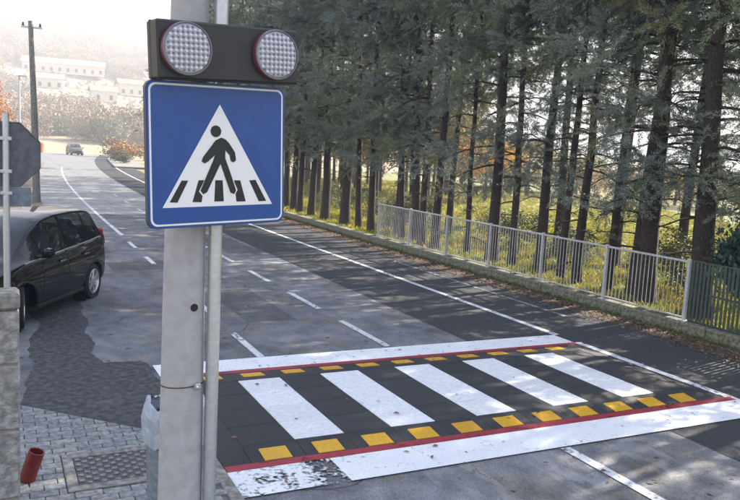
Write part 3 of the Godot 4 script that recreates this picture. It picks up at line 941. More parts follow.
func broad_tree(mesh: ArrayMesh, leafs: Material, at: Vector3, h: float, r: float, label: String, group := "", lift := 0.58) -> void:
	var t := thing("autumn_tree", label, "tree", at, rng.randf() * TAU, group)
	var tm := MB.new()
	tm.tube([Vector3(0, -0.2, 0), Vector3(0.05, h * 0.3, 0.03), Vector3(-0.05, h * 0.62, 0.0)], [0.05 * r, 0.036 * r, 0.014 * r], 7)
	for k in 4:
		var d := Vector3(cos(k * 1.7), 0.9, sin(k * 1.7))
		tm.tube([Vector3(0.05, h * 0.3 + k * 0.06 * h, 0.03), Vector3(0.05, h * 0.3 + k * 0.06 * h, 0.03) + d * r * 0.35], [0.018 * r, 0.007 * r], 5, false)
	obj("trunk", tm, M.bark, t)
	var c := obj("crown", mesh, leafs, t)
	c.position = Vector3(0, h * lift, 0)
	c.scale = Vector3(r, h * (0.45 if lift < 0.6 else 0.38), r)

func build_background() -> void:
	# sunlit grass behind the railing
	var r := RandomNumberGenerator.new()
	r.seed = 9
	var tuft := MB.new()
	for k in 22:
		var a := r.randf() * TAU
		var p := Vector3(cos(a), 0, sin(a)) * r.randf_range(0, 0.14)
		var lean := Vector3(r.randf_range(-1, 1), 0, r.randf_range(-1, 1)) * 0.07
		var h := r.randf_range(0.04, 0.15)
		var w := Vector3(cos(a + 1.3), 0, sin(a + 1.3)) * 0.006
		var n := w.cross(Vector3.UP).normalized()
		var v := r.randf_range(0.75, 1.2)
		tuft.col = Color(v, v, v)
		tuft.tri(p - w, p + w, p + lean * 0.4 + Vector3(0, h * 0.6, 0) + w * 0.7, n, n, n)
		tuft.tri(p - w, p + lean * 0.4 + Vector3(0, h * 0.6, 0) + w * 0.7, p + lean + Vector3(0, h, 0), n, n, n)
	var gm := leaf_mat(0.35, 0.345, 0.07, 0.8)
	var mm := MultiMesh.new()
	mm.transform_format = MultiMesh.TRANSFORM_3D
	mm.use_colors = true
	mm.mesh = tuft.mesh(false, true)
	var count := 34000
	mm.instance_count = count
	for i in count:
		var z := -6.0 - 60.0 * pow(r.randf(), 1.3)
		var x := 10.3 + 30.0 * pow(r.randf(), 1.7) * (0.4 + 0.6 * clampf(-z / 40.0, 0, 1)) + bend(z)
		var s := r.randf_range(0.6, 1.5)
		mm.set_instance_transform(i, Transform3D(Basis(Vector3.UP, r.randf() * TAU).scaled(Vector3(s * 1.3, s, s * 1.3)), Vector3(x, -0.07, z)))
		var v := r.randf_range(0.55, 1.25)
		var dry := r.randf()
		mm.set_instance_color(i, Color(v * lerpf(0.6, 1.25, dry), v, v * lerpf(1.0, 0.8, dry)))
	var gi := MultiMeshInstance3D.new()
	gi.name = "meadow_grass"; gi.multimesh = mm; gi.material_override = gm
	add_child(gi)
	gi.set_meta("kind", "stuff")
	tag(gi, "yellow-green meadow grass behind the railing and conifers", "grass")
	# moss and weeds at the foot of the low wall
	var mg := MultiMesh.new()
	mg.transform_format = MultiMesh.TRANSFORM_3D
	mg.use_colors = true
	mg.mesh = mm.mesh
	mg.instance_count = 2600
	for i in 2600:
		var z := -2.0 - 40.0 * pow(r.randf(), 1.2)
		var x := (9.93 - absf(r.randfn()) * 0.08 if r.randf() < 0.6 else 10.22 + r.randf() * 0.4) + bend(z)
		mg.set_instance_transform(i, Transform3D(Basis(Vector3.UP, r.randf() * TAU).scaled(Vector3.ONE * r.randf_range(0.25, 0.65)), Vector3(x, 0.0, z)))
		var v := r.randf_range(0.35, 0.7)
		mg.set_instance_color(i, Color(v * 0.7, v, v * 0.8))
	var mi := MultiMeshInstance3D.new()
	mi.name = "verge_grass"; mi.multimesh = mg; mi.material_override = gm
	add_child(mi)
	mi.set_meta("kind", "stuff")
	tag(mi, "short green weeds along the foot of the low mossy wall", "grass")
	# autumn trees beyond the meadow
	var lm := [leafy_mesh(201, 5200, 0.030), leafy_mesh(202, 5200, 0.030), leafy_mesh(203, 5200, 0.032)]
	var gold := leaf_mat(0.42, 0.26, 0.045, 0.9)
	var orange := leaf_mat(0.42, 0.18, 0.04, 0.8)
	var olive := leaf_mat(0.20, 0.17, 0.045, 0.6)
	var spots := [
		[Vector3(27, 0, -58), 9.0, 3.6, gold, "golden autumn tree far behind the conifers, near the left end of their row"],
		[Vector3(31, 0, -66), 8.0, 4.0, orange, "orange autumn tree behind the conifers beside the golden ones"],
		[Vector3(24, 0, -47), 6.5, 3.0, gold, "smaller golden autumn tree standing on the meadow behind the conifers"],
		[Vector3(34, 0, -60), 7.5, 3.8, olive, "olive brown bushy tree behind the meadow between golden trees"],
		[Vector3(30, 0, -48), 6.0, 3.2, orange, "low rusty orange tree on the meadow behind the white railing"],
		[Vector3(22, 0, -56), 7.0, 3.0, olive, "olive autumn tree right behind the far conifers"],
		[Vector3(23.5, 0, -50), 5.6, 2.8, gold, "yellow bushy tree just behind the middle conifers"],
		[Vector3(25, 0, -63), 8.5, 3.4, olive, "tall olive tree behind the leftmost visible conifers"],
		[Vector3(26.5, 0, -44), 5.2, 2.8, olive, "olive brown bush behind the start of the railing"],
		[Vector3(28, 0, -40), 4.4, 2.8, gold, "golden bush on the meadow behind the railing's second bay"],
		[Vector3(36, 0, -46), 5.0, 3.4, olive, "dull green-brown tree across the meadow behind the railing's middle"],
		[Vector3(40, 0, -56), 5.0, 4.2, olive, "broad olive bush on the far edge of the meadow"],
		[Vector3(46, 0, -52), 3.4, 4.0, olive, "low brown-green bush on the meadow's far edge, middle of the picture"],
		[Vector3(52, 0, -46), 3.0, 4.5, olive, "low wide bush beyond the meadow, right half of the picture"],
		[Vector3(56, 0, -38), 3.2, 4.8, gold, "low golden bush beyond the meadow, seen between the right conifers"],
		[Vector3(44, 0, -26), 2.6, 3.4, olive, "rounded bush beyond the meadow, rightmost behind the railing"],
	]
	for i in spots.size():
		var s: Array = spots[i]
		broad_tree(lm[i % 3], s[3], s[0], s[1], s[2], s[4], "autumn trees beyond the meadow")
	for i in 16:
		var z := -41.0 - i * 2.0 + r.randf_range(-0.6, 0.6)
		broad_tree(lm[i % 3], [olive, gold, olive, olive][i % 4], Vector3(26.0 + r.randf_range(-0.8, 2.5), 0, z), r.randf_range(6.0, 8.5), r.randf_range(2.4, 3.2), "young %s tree in the thicket close behind the conifers, %s from the right" % [["olive", "yellow", "olive", "olive"][i % 4], ORD[i]], "thicket behind the far conifers", 0.66)
	var under := leaf_mat(0.11, 0.13, 0.05, 0.35)
	for i in 14:
		var z := -9.5 - i * 1.75 + r.randf_range(-0.5, 0.5)
		var t := thing("undergrowth_shrub", "low dull green shrub between the conifer trunks, %s from the green fence" % ORD[i], "shrub", Vector3(13.2 + r.randf_range(-0.6, 2.2), -0.05, z), r.randf() * TAU, "undergrowth between the conifers")
		var stm := MB.new()
		for k in 3: stm.tube([Vector3.ZERO, Vector3(cos(k * 2.1) * 0.2, 0.5, sin(k * 2.1) * 0.2)], [0.015, 0.006], 4)
		obj("stem", stm, M.bark, t)
		var fo := obj("foliage", lm[i % 3], under, t)
		var hh := r.randf_range(0.45, 0.85)
		fo.position = Vector3(0, hh * 0.8, 0); fo.scale = Vector3(hh * 1.2, hh, hh * 1.3)
	for i in 18:
		var f := i / 17.0
		broad_tree(lm[(i + 1) % 3], [olive, olive, gold][i % 3], Vector3(lerpf(40.0, 50.0, f) + r.randf_range(-2, 2), -0.3, lerpf(-66.0, -10.0, f)), r.randf_range(2.6, 3.8), r.randf_range(2.6, 3.6), "low %s shrub of the hedge across the meadow, %s from the left" % [["olive", "olive", "yellow"][i % 3], ORD[i]], "hedge across the meadow", 0.5)
	broad_tree(lm[0], orange, Vector3(-1.4, 0, -66), 7.5, 3.2, "orange autumn tree behind the octagonal sign at the left edge", "")
	# dark evergreen shrub behind the green fence
	var sh := thing("evergreen_shrub", "dark green shrub rising behind the green fence at the right edge", "shrub", Vector3(11.0, -0.05, -8.05))
	var stem := MB.new()
	for k in 4: stem.tube([Vector3(0, 0, 0), Vector3(cos(k * 1.6) * 0.25, 1.0, sin(k * 1.6) * 0.25)], [0.03, 0.01], 5)
	obj("stem", stem, M.bark, sh)
	var sf := obj("foliage", leafy_mesh(211, 6500, 0.055), leaf_mat(0.035, 0.07, 0.05, 0.2), sh)
	sf.position = Vector3(0, 1.15, 0); sf.scale = Vector3(0.75, 1.05, 0.85)
	# woods on the hillside: one mass of far crowns
	var wm := MultiMesh.new()
	wm.transform_format = MultiMesh.TRANSFORM_3D
	wm.use_colors = true
	wm.mesh = leafy_mesh(221, 1300, 0.055)
	wm.instance_count = 5000
	for i in 5000:
		var d := 170.0 + 760.0 * pow(r.randf(), 0.9)
		var x := r.randf_range(-60.0, 60.0) + d * r.randf_range(-0.05, 0.24)
		var h := r.randf_range(2.8, 6.0)
		for hs in [[28.0, 372.0, 26.0], [50.0, 330.0, 11.0], [36.0, 300.0, 11.0], [68.0, 372.0, 12.0], [19.0, 320.0, 11.0]]:
			if absf(x - hs[0]) < hs[2] and d < hs[1] + 6.0 and d > hs[1] - 75.0: h = 0.9
		wm.set_instance_transform(i, Transform3D(Basis(Vector3.UP, r.randf() * TAU).scaled(Vector3(h * 0.9, h, h * 0.9)), Vector3(x, hill_height(x, -d) + h * 0.5, -d)))
		var pick := r.randf()
		var c := Color(0.22, 0.165, 0.12) if pick < 0.6 else (Color(0.22, 0.185, 0.12) if pick < 0.88 else Color(0.11, 0.13, 0.085))
		wm.set_instance_color(i, c * r.randf_range(1.1, 1.9))
	var wi := MultiMeshInstance3D.new()
	wi.name = "hillside_wood"; wi.multimesh = wm
	wi.material_override = leaf_mat(1, 1, 1, 0.3)
	add_child(wi)
	wi.set_meta("kind", "stuff")
	tag(wi, "hazy brown autumn wood covering the hillside at upper left", "wood")
	# houses on the hillside
	var plaster := mat(lin(0.62, 0.58, 0.50), 0.9)
	var tiles := mat(lin(0.34, 0.22, 0.16), 0.9)
	var slate := mat(lin(0.24, 0.26, 0.30), 0.9)
	house(Vector3(28, 0, -372), 34.0, 10.0, 4.2, plaster, slate, "long pale building with blue-grey roof on the hazy hillside")
	house(Vector3(50, 0, -330), 10.0, 8.0, 4.8, plaster, tiles, "pale house with red roof below the long hillside building")
	house(Vector3(36, 0, -300), 9.0, 8.0, 4.0, plaster, tiles, "small pale house with red roof at the foot of the hill")
	house(Vector3(68, 0, -372), 11.0, 9.0, 5.0, plaster, tiles, "pale house right of the long building on the hillside")
	house(Vector3(19, 0, -320), 10.0, 8.0, 4.0, plaster, slate, "pale house with grey roof right of the utility pole")
	# island and hedges where the road swings away
	var isl := MB.new()
	isl.box(Vector3(0, 0.06, 0), Vector3(3.0, 0.14, 26.0), 0.03)
	var io := obj("traffic_island", isl, M.concrete)
	io.position = Vector3(12.6, 0, -86); io.rotation.y = -0.10
	tag(io, "long pale kerbed traffic island at the far bend of the road", "island")
	var hedge_mesh := leafy_mesh(231, 1500, 0.07)
	var hedges := [[Vector3(13.2, 0.1, -93), 1.7, 1.0, lin(0.10, 0.12, 0.05), "round green bush at the far end of the traffic island"], [Vector3(12.2, 0.1, -84), 1.2, 0.7, lin(0.09, 0.11, 0.05), "small green bush on the middle of the traffic island"], [Vector3(14.6, 0, -100), 2.4, 1.8, lin(0.36, 0.20, 0.07), "orange autumn bush behind the traffic island"], [Vector3(17.5, 0, -103), 2.6, 1.9, lin(0.34, 0.22, 0.08), "tan autumn bush right of the orange one behind the island"], [Vector3(15.5, 0, -112), 2.8, 2.4, lin(0.30, 0.20, 0.10), "brown autumn bush farthest behind the traffic island"]]
	for hd in hedges:
		var t := thing("roadside_bush", hd[4], "bush", hd[0], rng.randf() * TAU, "bushes around the far traffic island")
		var stm := MB.new()
		stm.tube([Vector3(0, -0.1, 0), Vector3(0, hd[2] * 0.6, 0)], [0.06, 0.03], 5)
		obj("stem", stm, M.bark, t)
		var m := leaf_mat(1, 1, 1, 0.3)
		m.albedo_color = hd[3]
		var c := obj("foliage", hedge_mesh, m, t)
		c.position = Vector3(0, hd[2] * 0.62, 0); c.scale = Vector3(hd[1], hd[2] * 0.7, hd[1])
	# orange container by the far road
	var oc := thing("waste_container", "small orange upright container beside the far road, right of the utility pole", "container", Vector3(6.2, 0, -126))
	var body := MB.new()
	body.lathe([Vector2(0.0, 0.0), Vector2(0.36, 0.02), Vector2(0.46, 1.2), Vector2(0.42, 1.25)], 14)
	obj("body", body, mat(lin(0.55, 0.12, 0.03), 0.6), oc)
	var lid := MB.new()
	lid.lathe([Vector2(0.48, 1.25), Vector2(0.46, 1.36), Vector2(0.25, 1.52), Vector2(0.0, 1.56)], 14)
	obj("lid", lid, mat(lin(0.5, 0.10, 0.03), 0.6), oc)

func house(at: Vector3, w: float, d: float, h: float, wall: Material, roof: Material, label: String) -> void:
	var p := at
	p.y = hill_height(at.x, at.z) - 0.5
	var t := thing("house", label, "house", p, rng.randf_range(-0.15, 0.15), "houses on the hillside")
	var wm := MB.new()
	wm.box(Vector3(0, h * 0.5, 0), Vector3(w, h, d))
	obj("wall", wm, wall, t)
	var rm := MB.new()
	var e := 0.5
	var rh := d * 0.28
	var a := [Vector3(-w / 2 - e, h, d / 2 + e), Vector3(w / 2 + e, h, d / 2 + e), Vector3(w / 2 + e, h + rh, 0), Vector3(-w / 2 - e, h + rh, 0)]
	var b := [Vector3(-w / 2 - e, h, -d / 2 - e), Vector3(w / 2 + e, h, -d / 2 - e), Vector3(w / 2 + e, h + rh, 0), Vector3(-w / 2 - e, h + rh, 0)]
	rm.face(a, Vector3(0, 1, 1)); rm.face(b, Vector3(0, 1, -1))
	for s in [-1.0, 1.0]: rm.face([Vector3(s * (w / 2 + 0.01), h, d / 2), Vector3(s * (w / 2 + 0.01), h, -d / 2), Vector3(s * (w / 2 + 0.01), h + rh - 0.1, 0)], Vector3(s, 0, 0))
	rm.face([a[0], a[1], b[1], b[0]], Vector3.DOWN)
	obj("roof", rm, roof, t)
	var n := maxi(2, int(w / 3.2))
	var win := MB.new()
	win.box(Vector3.ZERO, Vector3(1.1, 1.6, 0.12))
	var wmesh := win.mesh()
	for i in n:
		for yy in ([1.8, 4.6] if h > 6.0 else [1.8]):
			obj("window", wmesh, M.black_plastic, t).position = Vector3(-w / 2 + (i + 0.5) * w / n, yy, d / 2 + 0.02)

# ------------------------------------------------------------------ left side: pillar, stop sign, utility pole
func build_left_side() -> void:
	# concrete block pillar at the left edge
	var t := thing("concrete_wall", "weathered grey concrete block wall at the left edge, nearest the camera", "wall", Vector3(-0.36, 0, -4.98))
	var ys := [-0.05, 0.42, 0.86, 1.27, 1.60]
	for i in 4:
		var m := MB.new()
		m.box(Vector3(0, (ys[i] + ys[i + 1]) * 0.5, 0), Vector3(0.955 + rng.randf_range(-0.004, 0.004), ys[i + 1] - ys[i] - 0.008, 0.22), 0.012)
		obj("block", m, M.old_wall, t)
	var core := MB.new()
	core.box(Vector3(0, 0.80, 0), Vector3(0.935, 1.60, 0.20))
	obj("mortar", core, mat(lin(0.22, 0.205, 0.16), 0.97), t)
	var cap := MB.new()
	cap.box(Vector3(0, 1.655, 0), Vector3(0.965, 0.105, 0.23), 0.018)
	obj("cap", cap, M.concrete, t)
	# octagonal sign seen from behind, with a small panel below
	var s := thing("stop_sign", "octagonal road sign seen from its grey back, on a thin galvanised post", "sign", Vector3(0.085, 0, -7.75), 0.06)
	var pm := MB.new()
	pm.tube([Vector3(0, -0.05, 0), Vector3(0, 2.83, 0)], [0.030, 0.030], 12)
	obj("post", pm, M.zinc, s)
	var oct := PackedVector2Array()
	for k in 8: oct.append(Vector2(cos(PI / 8 + k * PI / 4), sin(PI / 8 + k * PI / 4)) * 0.318 + Vector2(0, 2.455))
	var om := MB.new()
	om.plate(oct, -0.062, -0.052)
	obj("plate", om, M.sign_back, s)
	var bm := MB.new()
	bm.box(Vector3(0.0, 2.06, -0.056), Vector3(0.43, 0.18, 0.010), 0.002)
	obj("lower_panel", bm, tri_mat(lin(0.20, 0.24, 0.29), 0.5, noise_tex(16, 0.02, Color(0.8, 0.8, 0.8), Color(1, 1, 1), 256, 4), 2.0, null, 0, true, 0.3), s)
	for yy in [2.60, 2.30, 2.10]:
		var cm := MB.new()
		cm.box(Vector3(0, yy, -0.012), Vector3(0.10, 0.035, 0.080), 0.006)
		obj("clamp", cm, M.zinc, s)
	var rim := MB.new()
	for k in 8: rim.tube([Vector3(oct[k].x, oct[k].y, -0.055), Vector3(oct[(k + 1) % 8].x, oct[(k + 1) % 8].y, -0.055)], [0.009, 0.009], 6)
	obj("rim", rim, M.sign_back, s)
	# utility pole behind the parked car
	var u := thing("utility_pole", "tall grey utility pole with small insulators at its top behind the black car", "pole", Vector3(1.45, 0, -32.6))
	var up := MB.new()
	up.tube([Vector3(0, -0.3, 0), Vector3(-0.08, 3.5, 0), Vector3(-0.20, 6.95, 0)], [0.15, 0.12, 0.085], 12)
	obj("shaft", up, M.concrete, u)
	var arm := MB.new()
	arm.box(Vector3(-0.16, 6.72, 0), Vector3(0.75, 0.07, 0.07), 0.01)
	obj("crossarm", arm, M.zinc, u)
	for k in 3:
		var ins := MB.new()
		ins.lathe([Vector2(0.0, 0.0), Vector2(0.035, 0.0), Vector2(0.045, 0.05), Vector2(0.025, 0.08), Vector2(0.04, 0.11), Vector2(0.0, 0.15)], 8, Transform3D(Basis.IDENTITY, Vector3(-0.46 + k * 0.30, 6.75, 0)))
		obj("insulator", ins, M.black_plastic, u)
	var l := thing("lamp_post", "thin pale post standing behind and left of the grey utility pole", "post", Vector3(1.6, 0, -62))
	var lp := MB.new()
	lp.tube([Vector3(0, -0.2, 0), Vector3(0, 6.8, 0)], [0.11, 0.07], 8)
	obj("shaft", lp, M.zinc, l)
	var lh := MB.new()
	lh.box(Vector3(0.25, 6.85, 0), Vector3(0.6, 0.12, 0.22), 0.03)
	obj("head", lh, M.zinc, l)
	# side strip left of the carriageway
	var sp := setting("side_ground")
	obj("gravel", strip(-14.0, 1.5, [-14.5, -20.0, -26.0, -32.0, -38.0, -44.0, -50.0, -60.0, -80.0], 0.006), M.dirt, sp)
	# red plastic tube lying against the wall's foot
	var rt := thing("red_tube", "short red plastic tube leaning on the brick pavement beside the concrete wall", "tube", Vector3(0.185, 0.03, -6.02))
	var rm := MB.new()
	var tilt := Transform3D(Basis(Vector3(0.35, 0, -1).normalized(), 0.32), Vector3.ZERO)
	rm.lathe([Vector2(0.052, 0.0), Vector2(0.060, 0.01), Vector2(0.060, 0.245), Vector2(0.055, 0.25), Vector2(0.050, 0.245), Vector2(0.048, 0.02), Vector2(0.0, 0.02)], 20, tilt)
	obj("shell", rm, mat(lin(0.15, 0.012, 0.010), 0.45), rt)

# ------------------------------------------------------------------ main pole with crossing sign, lamps and bin
func build_pole_and_sign() -> void:
	var p := thing("concrete_pole", "thick tapering grey concrete pole behind the blue crossing sign", "pole", Vector3(0.757, 0, -3.37))
	var pm := MB.new()
	pm.tube([Vector3(0, -0.1, 0), Vector3(0, 1.1, 0), Vector3(0, 1.95, 0), Vector3(0, 3.3, 0), Vector3(0, 6.5, 0)], [0.108, 0.099, 0.0925, 0.079, 0.052], 40)
	obj("shaft", pm, M.pole_concrete, p)
	var hole := MB.new()
	var front := Vector3(0.02, 0, 0.0)
	hole.tube([Vector3(0.025, 1.925, 0.078), Vector3(0.0265, 1.925, 0.0905)], [0.018, 0.018], 12)
	obj("bolt_hole", hole, mat(lin(0.02, 0.02, 0.018), 0.95), p)
	var st := thing("strap", "rusty wire strap with buckle tied round the concrete pole", "strap", Vector3(0.757, 1.56, -3.37))
	var sm := MB.new()
	var pts := []
	for k in 25: pts.append(Vector3(cos(TAU * k / 24.0) * 0.098, 0.006 * sin(TAU * k / 24.0 + 1.0), sin(TAU * k / 24.0) * 0.098))
	var rads := []
	rads.resize(25); rads.fill(0.0028)
	sm.tube(pts, rads, 6, false)
	obj("wire", sm, M.rust, st)
	var bk := MB.new()
	bk.box(Vector3(0.048, 0.004, 0.092), Vector3(0.030, 0.028, 0.026), 0.006, Basis(Vector3.UP, 0.45))
	bk.box(Vector3(0.040, 0.004, 0.108), Vector3(0.012, 0.012, 0.020), 0.003, Basis(Vector3.UP, 0.45))
	obj("buckle", bk, M.zinc, st)
	# the sign with its own steel pipe
	var ang := 0.219
	var s := thing("crossing_sign", "square blue pedestrian crossing sign with black walking figure in a white triangle", "sign")
	var sb := Basis(Vector3.UP, ang) * Basis(Vector3.BACK, 0.036)
	s.transform = Transform3D(sb, Vector3(0.857, 2.602, -3.194) - sb * Vector3(0, 2.6, 0))
	var pipe := MB.new()
	var inv := s.transform.affine_inverse()
	pipe.tube([inv * Vector3(0.878, -0.1, -3.305), inv * Vector3(0.878, 3.75, -3.305)], [0.030, 0.030], 20)
	obj("pipe", pipe, M.zinc, s)
	for yy in [2.42, 2.78, 3.02]:
		var cl := MB.new()
		var px := inv * Vector3(0.878, yy, -3.305)
		cl.box(Vector3(px.x, yy, px.z + 0.045), Vector3(0.13, 0.04, 0.11), 0.008)
		obj("clamp", cl, M.zinc, s)
	var rr := func(hw: float, hh: float, rad: float) -> PackedVector2Array:
		var o := PackedVector2Array()
		for c in [[1, 1, 0], [-1, 1, 1], [-1, -1, 2], [1, -1, 3]]:
			for k in 7:
				var a: float = (c[2] + k / 6.0) * PI / 2
				o.append(Vector2(c[0] * (hw - rad) + cos(a) * rad, c[1] * (hh - rad) + sin(a) * rad + 2.6))
		return o
	var pl := MB.new()
	pl.plate(rr.call(0.3225, 0.300, 0.035), -0.026, -0.001)
	obj("backing", pl, mat(lin(0.035, 0.045, 0.075), 0.5), s)
	var b0 := MB.new()
	b0.plate(rr.call(0.3205, 0.298, 0.034), -0.001, 0.001)
	obj("blue_rim", b0, M.sign_blue, s)
	var b1 := MB.new()
	b1.plate(rr.call(0.312, 0.2895, 0.030), 0.001, 0.0022)
	obj("white_border", b1, M.sign_white, s)
	var b2 := MB.new()
	b2.plate(rr.call(0.304, 0.2815, 0.025), 0.0022, 0.0034)
	var blue_face := tri_mat(lin(0.006, 0.060, 0.265), 0.33, noise_tex(301, 0.012, Color(0.93, 0.93, 0.95), Color(1, 1, 1), 256, 4), 2.0, null, 0.0, false)
	obj("blue_field", b2, blue_face, s)
	var up := func(a: Array) -> PackedVector2Array:
		var o := PackedVector2Array()
		for q in a: o.append(Vector2(q[0], q[1] + 2.6))
		return o
	var t3 := MB.new()
	t3.plate(up.call([[0.0, 0.214], [-0.262, -0.214], [0.258, -0.216]]), 0.0034, 0.0044)
	obj("white_triangle", t3, M.sign_white, s)
	for q in [[[-0.177, -0.103], [-0.148, -0.104], [-0.197, -0.194], [-0.231, -0.192]], [[-0.101, -0.103], [-0.073, -0.103], [-0.088, -0.196], [-0.130, -0.194]], [[-0.024, -0.104], [0.011, -0.105], [0.016, -0.196], [-0.029, -0.195]], [[0.066, -0.106], [0.096, -0.107], [0.123, -0.2], [0.077, -0.199]], [[0.140, -0.108], [0.172, -0.106], [0.227, -0.201], [0.189, -0.202]]]:
		var bm := MB.new()
		bm.plate(up.call(q), 0.0044, 0.0052)
		obj("stripe_symbol", bm, M.sign_black, s)
	# white outline round the feet, then the figure
	for q in [[[-0.100, -0.150], [-0.082, -0.172], [-0.058, -0.160], [-0.036, -0.118], [-0.072, -0.100]], [[0.082, -0.148], [0.066, -0.175], [0.042, -0.164], [0.028, -0.118], [0.060, -0.100]]]:
		var hm := MB.new()
		hm.plate(up.call(q), 0.0052, 0.0058)
		obj("white_outline", hm, M.sign_white, s)
	var fm := MB.new()
	fm.plate(up.call([[0.006, 0.076], [0.026, 0.068], [0.043, 0.052], [0.070, 0.014], [0.075, -0.020], [0.062, -0.029], [0.049, -0.022], [0.045, 0.001], [0.024, 0.023], [0.023, -0.010], [0.050, -0.080], [0.075, -0.150], [0.066, -0.166], [0.047, -0.159], [0.001, -0.034], [-0.063, -0.154], [-0.081, -0.163], [-0.094, -0.147], [-0.034, -0.022], [-0.025, 0.003], [-0.056, -0.024], [-0.073, -0.033], [-0.087, -0.024], [-0.080, -0.006], [-0.041, 0.040], [-0.022, 0.064]]), 0.0058, 0.0066)
	var head := PackedVector2Array()
	for k in 24: head.append(Vector2(-0.020 + cos(TAU * k / 24) * 0.0245, 2.6 + 0.102 + sin(TAU * k / 24) * 0.0245))
	fm.plate(head, 0.0058, 0.0066)
	obj("walking_figure", fm, M.sign_black, s)
	# twin warning lamps in a black housing above the sign
	var lb := thing("warning_lamp_unit", "black housing with two round pale LED lamps above the blue crossing sign", "warning lamp")
	lb.transform = Transform3D(Basis(Vector3.UP, 0.195) * Basis(Vector3.BACK, 0.058), Vector3(0.863, 3.022, -3.157))
	var hb := MB.new()
	hb.box(Vector3.ZERO, Vector3(0.636, 0.226, 0.105), 0.007)
	obj("housing", hb, M.black_plastic, lb)
	var seam := MB.new()
	seam.box(Vector3(0, 0, -0.020), Vector3(0.6385, 0.2285, 0.006), 0.001)
	obj("seam", seam, mat(lin(0.035, 0.036, 0.036), 0.6), lb)
	var lens_mat := tri_mat(lin(0.40, 0.40, 0.45), 0.3, noise_tex(302, 0.05, Color(0.82, 0.82, 0.82), Color(1, 1, 1), 256, 3), 8.0)
	lens_mat.clearcoat_enabled = true; lens_mat.clearcoat = 0.6; lens_mat.clearcoat_roughness = 0.1
	for cx in [-0.203, 0.199]:
		var xf := Transform3D(Basis(Vector3.RIGHT, PI / 2), Vector3(cx, 0.004, 0.0525))
		var ring := MB.new()
		ring.lathe([Vector2(0.103, 0.0), Vector2(0.103, 0.026)], 48, xf)
		var lamp := obj("lamp", ring, mat(lin(0.17, 0.045, 0.055), 0.4), lb)
		var rim := MB.new()
		rim.lathe([Vector2(0.1035, 0.024), Vector2(0.102, 0.029), Vector2(0.0985, 0.029), Vector2(0.0975, 0.024)], 48, xf)
		obj("rim", rim, mat(lin(0.16, 0.15, 0.18), 0.35), lamp)
		var lens := MB.new()
		lens.lathe([Vector2(0.0985, 0.022), Vector2(0.090, 0.029), Vector2(0.05, 0.033), Vector2(0.0, 0.035)], 44, xf)
		obj("lens", lens, lens_mat, lamp)
		var leds := MB.new()
		var cups := MB.new()
		for i in range(-6, 7):
			for j in range(-6, 7):
				var q := Vector2(i, j) * 0.0205
				if q.length() < 0.090:
					var hgt := 0.035 - 0.0065 * pow(q.length() / 0.09, 2.0)
					leds.lathe([Vector2(0.0062, hgt - 0.003), Vector2(0.0052, hgt + 0.0016), Vector2(0.0, hgt + 0.0024)], 8, xf * Transform3D(Basis.IDENTITY, Vector3(q.x, 0, q.y)))
				var q2 := Vector2(i + 0.5, j + 0.5) * 0.0205
				if q2.length() < 0.090:
					var hgt := 0.035 - 0.0065 * pow(q2.length() / 0.09, 2.0)
					cups.lathe([Vector2(0.0070, hgt - 0.002), Vector2(0.0050, hgt + 0.0030), Vector2(0.0, hgt + 0.0042)], 8, xf * Transform3D(Basis.IDENTITY, Vector3(q2.x, 0, q2.y)))
		obj("led_array", leds, mat(lin(0.13, 0.13, 0.17), 0.35), lamp)
		obj("lens_facets", cups, mat(lin(0.60, 0.60, 0.66), 0.15), lamp)
	# litter bin behind the pole
	var b := thing("litter_bin", "grey-blue litter bin with crumpled bag round its rim behind the concrete pole", "bin", Vector3(0.825, 0, -3.80))
	var bm := MB.new()
	bm.lathe([Vector2(0.0, 0.62), Vector2(0.128, 0.62), Vector2(0.134, 0.64), Vector2(0.148, 1.22), Vector2(0.158, 1.225), Vector2(0.158, 1.245), Vector2(0.140, 1.245)], 28)
	obj("bucket", bm, tri_mat(lin(0.22, 0.26, 0.31), 0.5, noise_tex(310, 0.03, Color(0.75, 0.75, 0.75), Color(1, 1, 1), 256, 4), 3.0), b)
	var bag := MB.new()
	var cr := FastNoiseLite.new()
	cr.seed = 4; cr.frequency = 9.0; cr.fractal_octaves = 3
	var rows := 10
	var sides := 60
	var bp := func(i: int, k: int) -> Vector3:
		var a := TAU * (k % sides) / sides
		var f := float(i) / rows
		var rad := 0.163 if f < 0.6 else lerpf(0.163, 0.135, (f - 0.6) / 0.4)
		var yy := 1.12 + 0.20 * minf(f / 0.7, 1.0)
		var q := Vector3(cos(a) * rad, yy, sin(a) * rad)
		var w := cr.get_noise_3d(q.x, q.y, q.z) * 0.016 + 0.004 * sin(a * 17.0)
		return Vector3(cos(a) * (rad + w), yy + w * (1.5 if i > 0 else 1.0) + 0.010 * sin(a * 7.0), sin(a) * (rad + w))
	for i in rows:
		for k in sides:
			bag.face([bp.call(i, k), bp.call(i, k + 1), bp.call(i + 1, k + 1)], Vector3(cos(TAU * k / sides), 0.3, sin(TAU * k / sides)))
			bag.face([bp.call(i, k), bp.call(i + 1, k + 1), bp.call(i + 1, k)], Vector3(cos(TAU * k / sides), 0.3, sin(TAU * k / sides)))
	obj("bag", bag, mat(lin(0.34, 0.38, 0.43), 0.3), b)
	var post := MB.new()
	post.tube([Vector3(0, -0.05, 0), Vector3(0, 0.63, 0)], [0.025, 0.025], 12)
	obj("post", post, M.zinc, b)

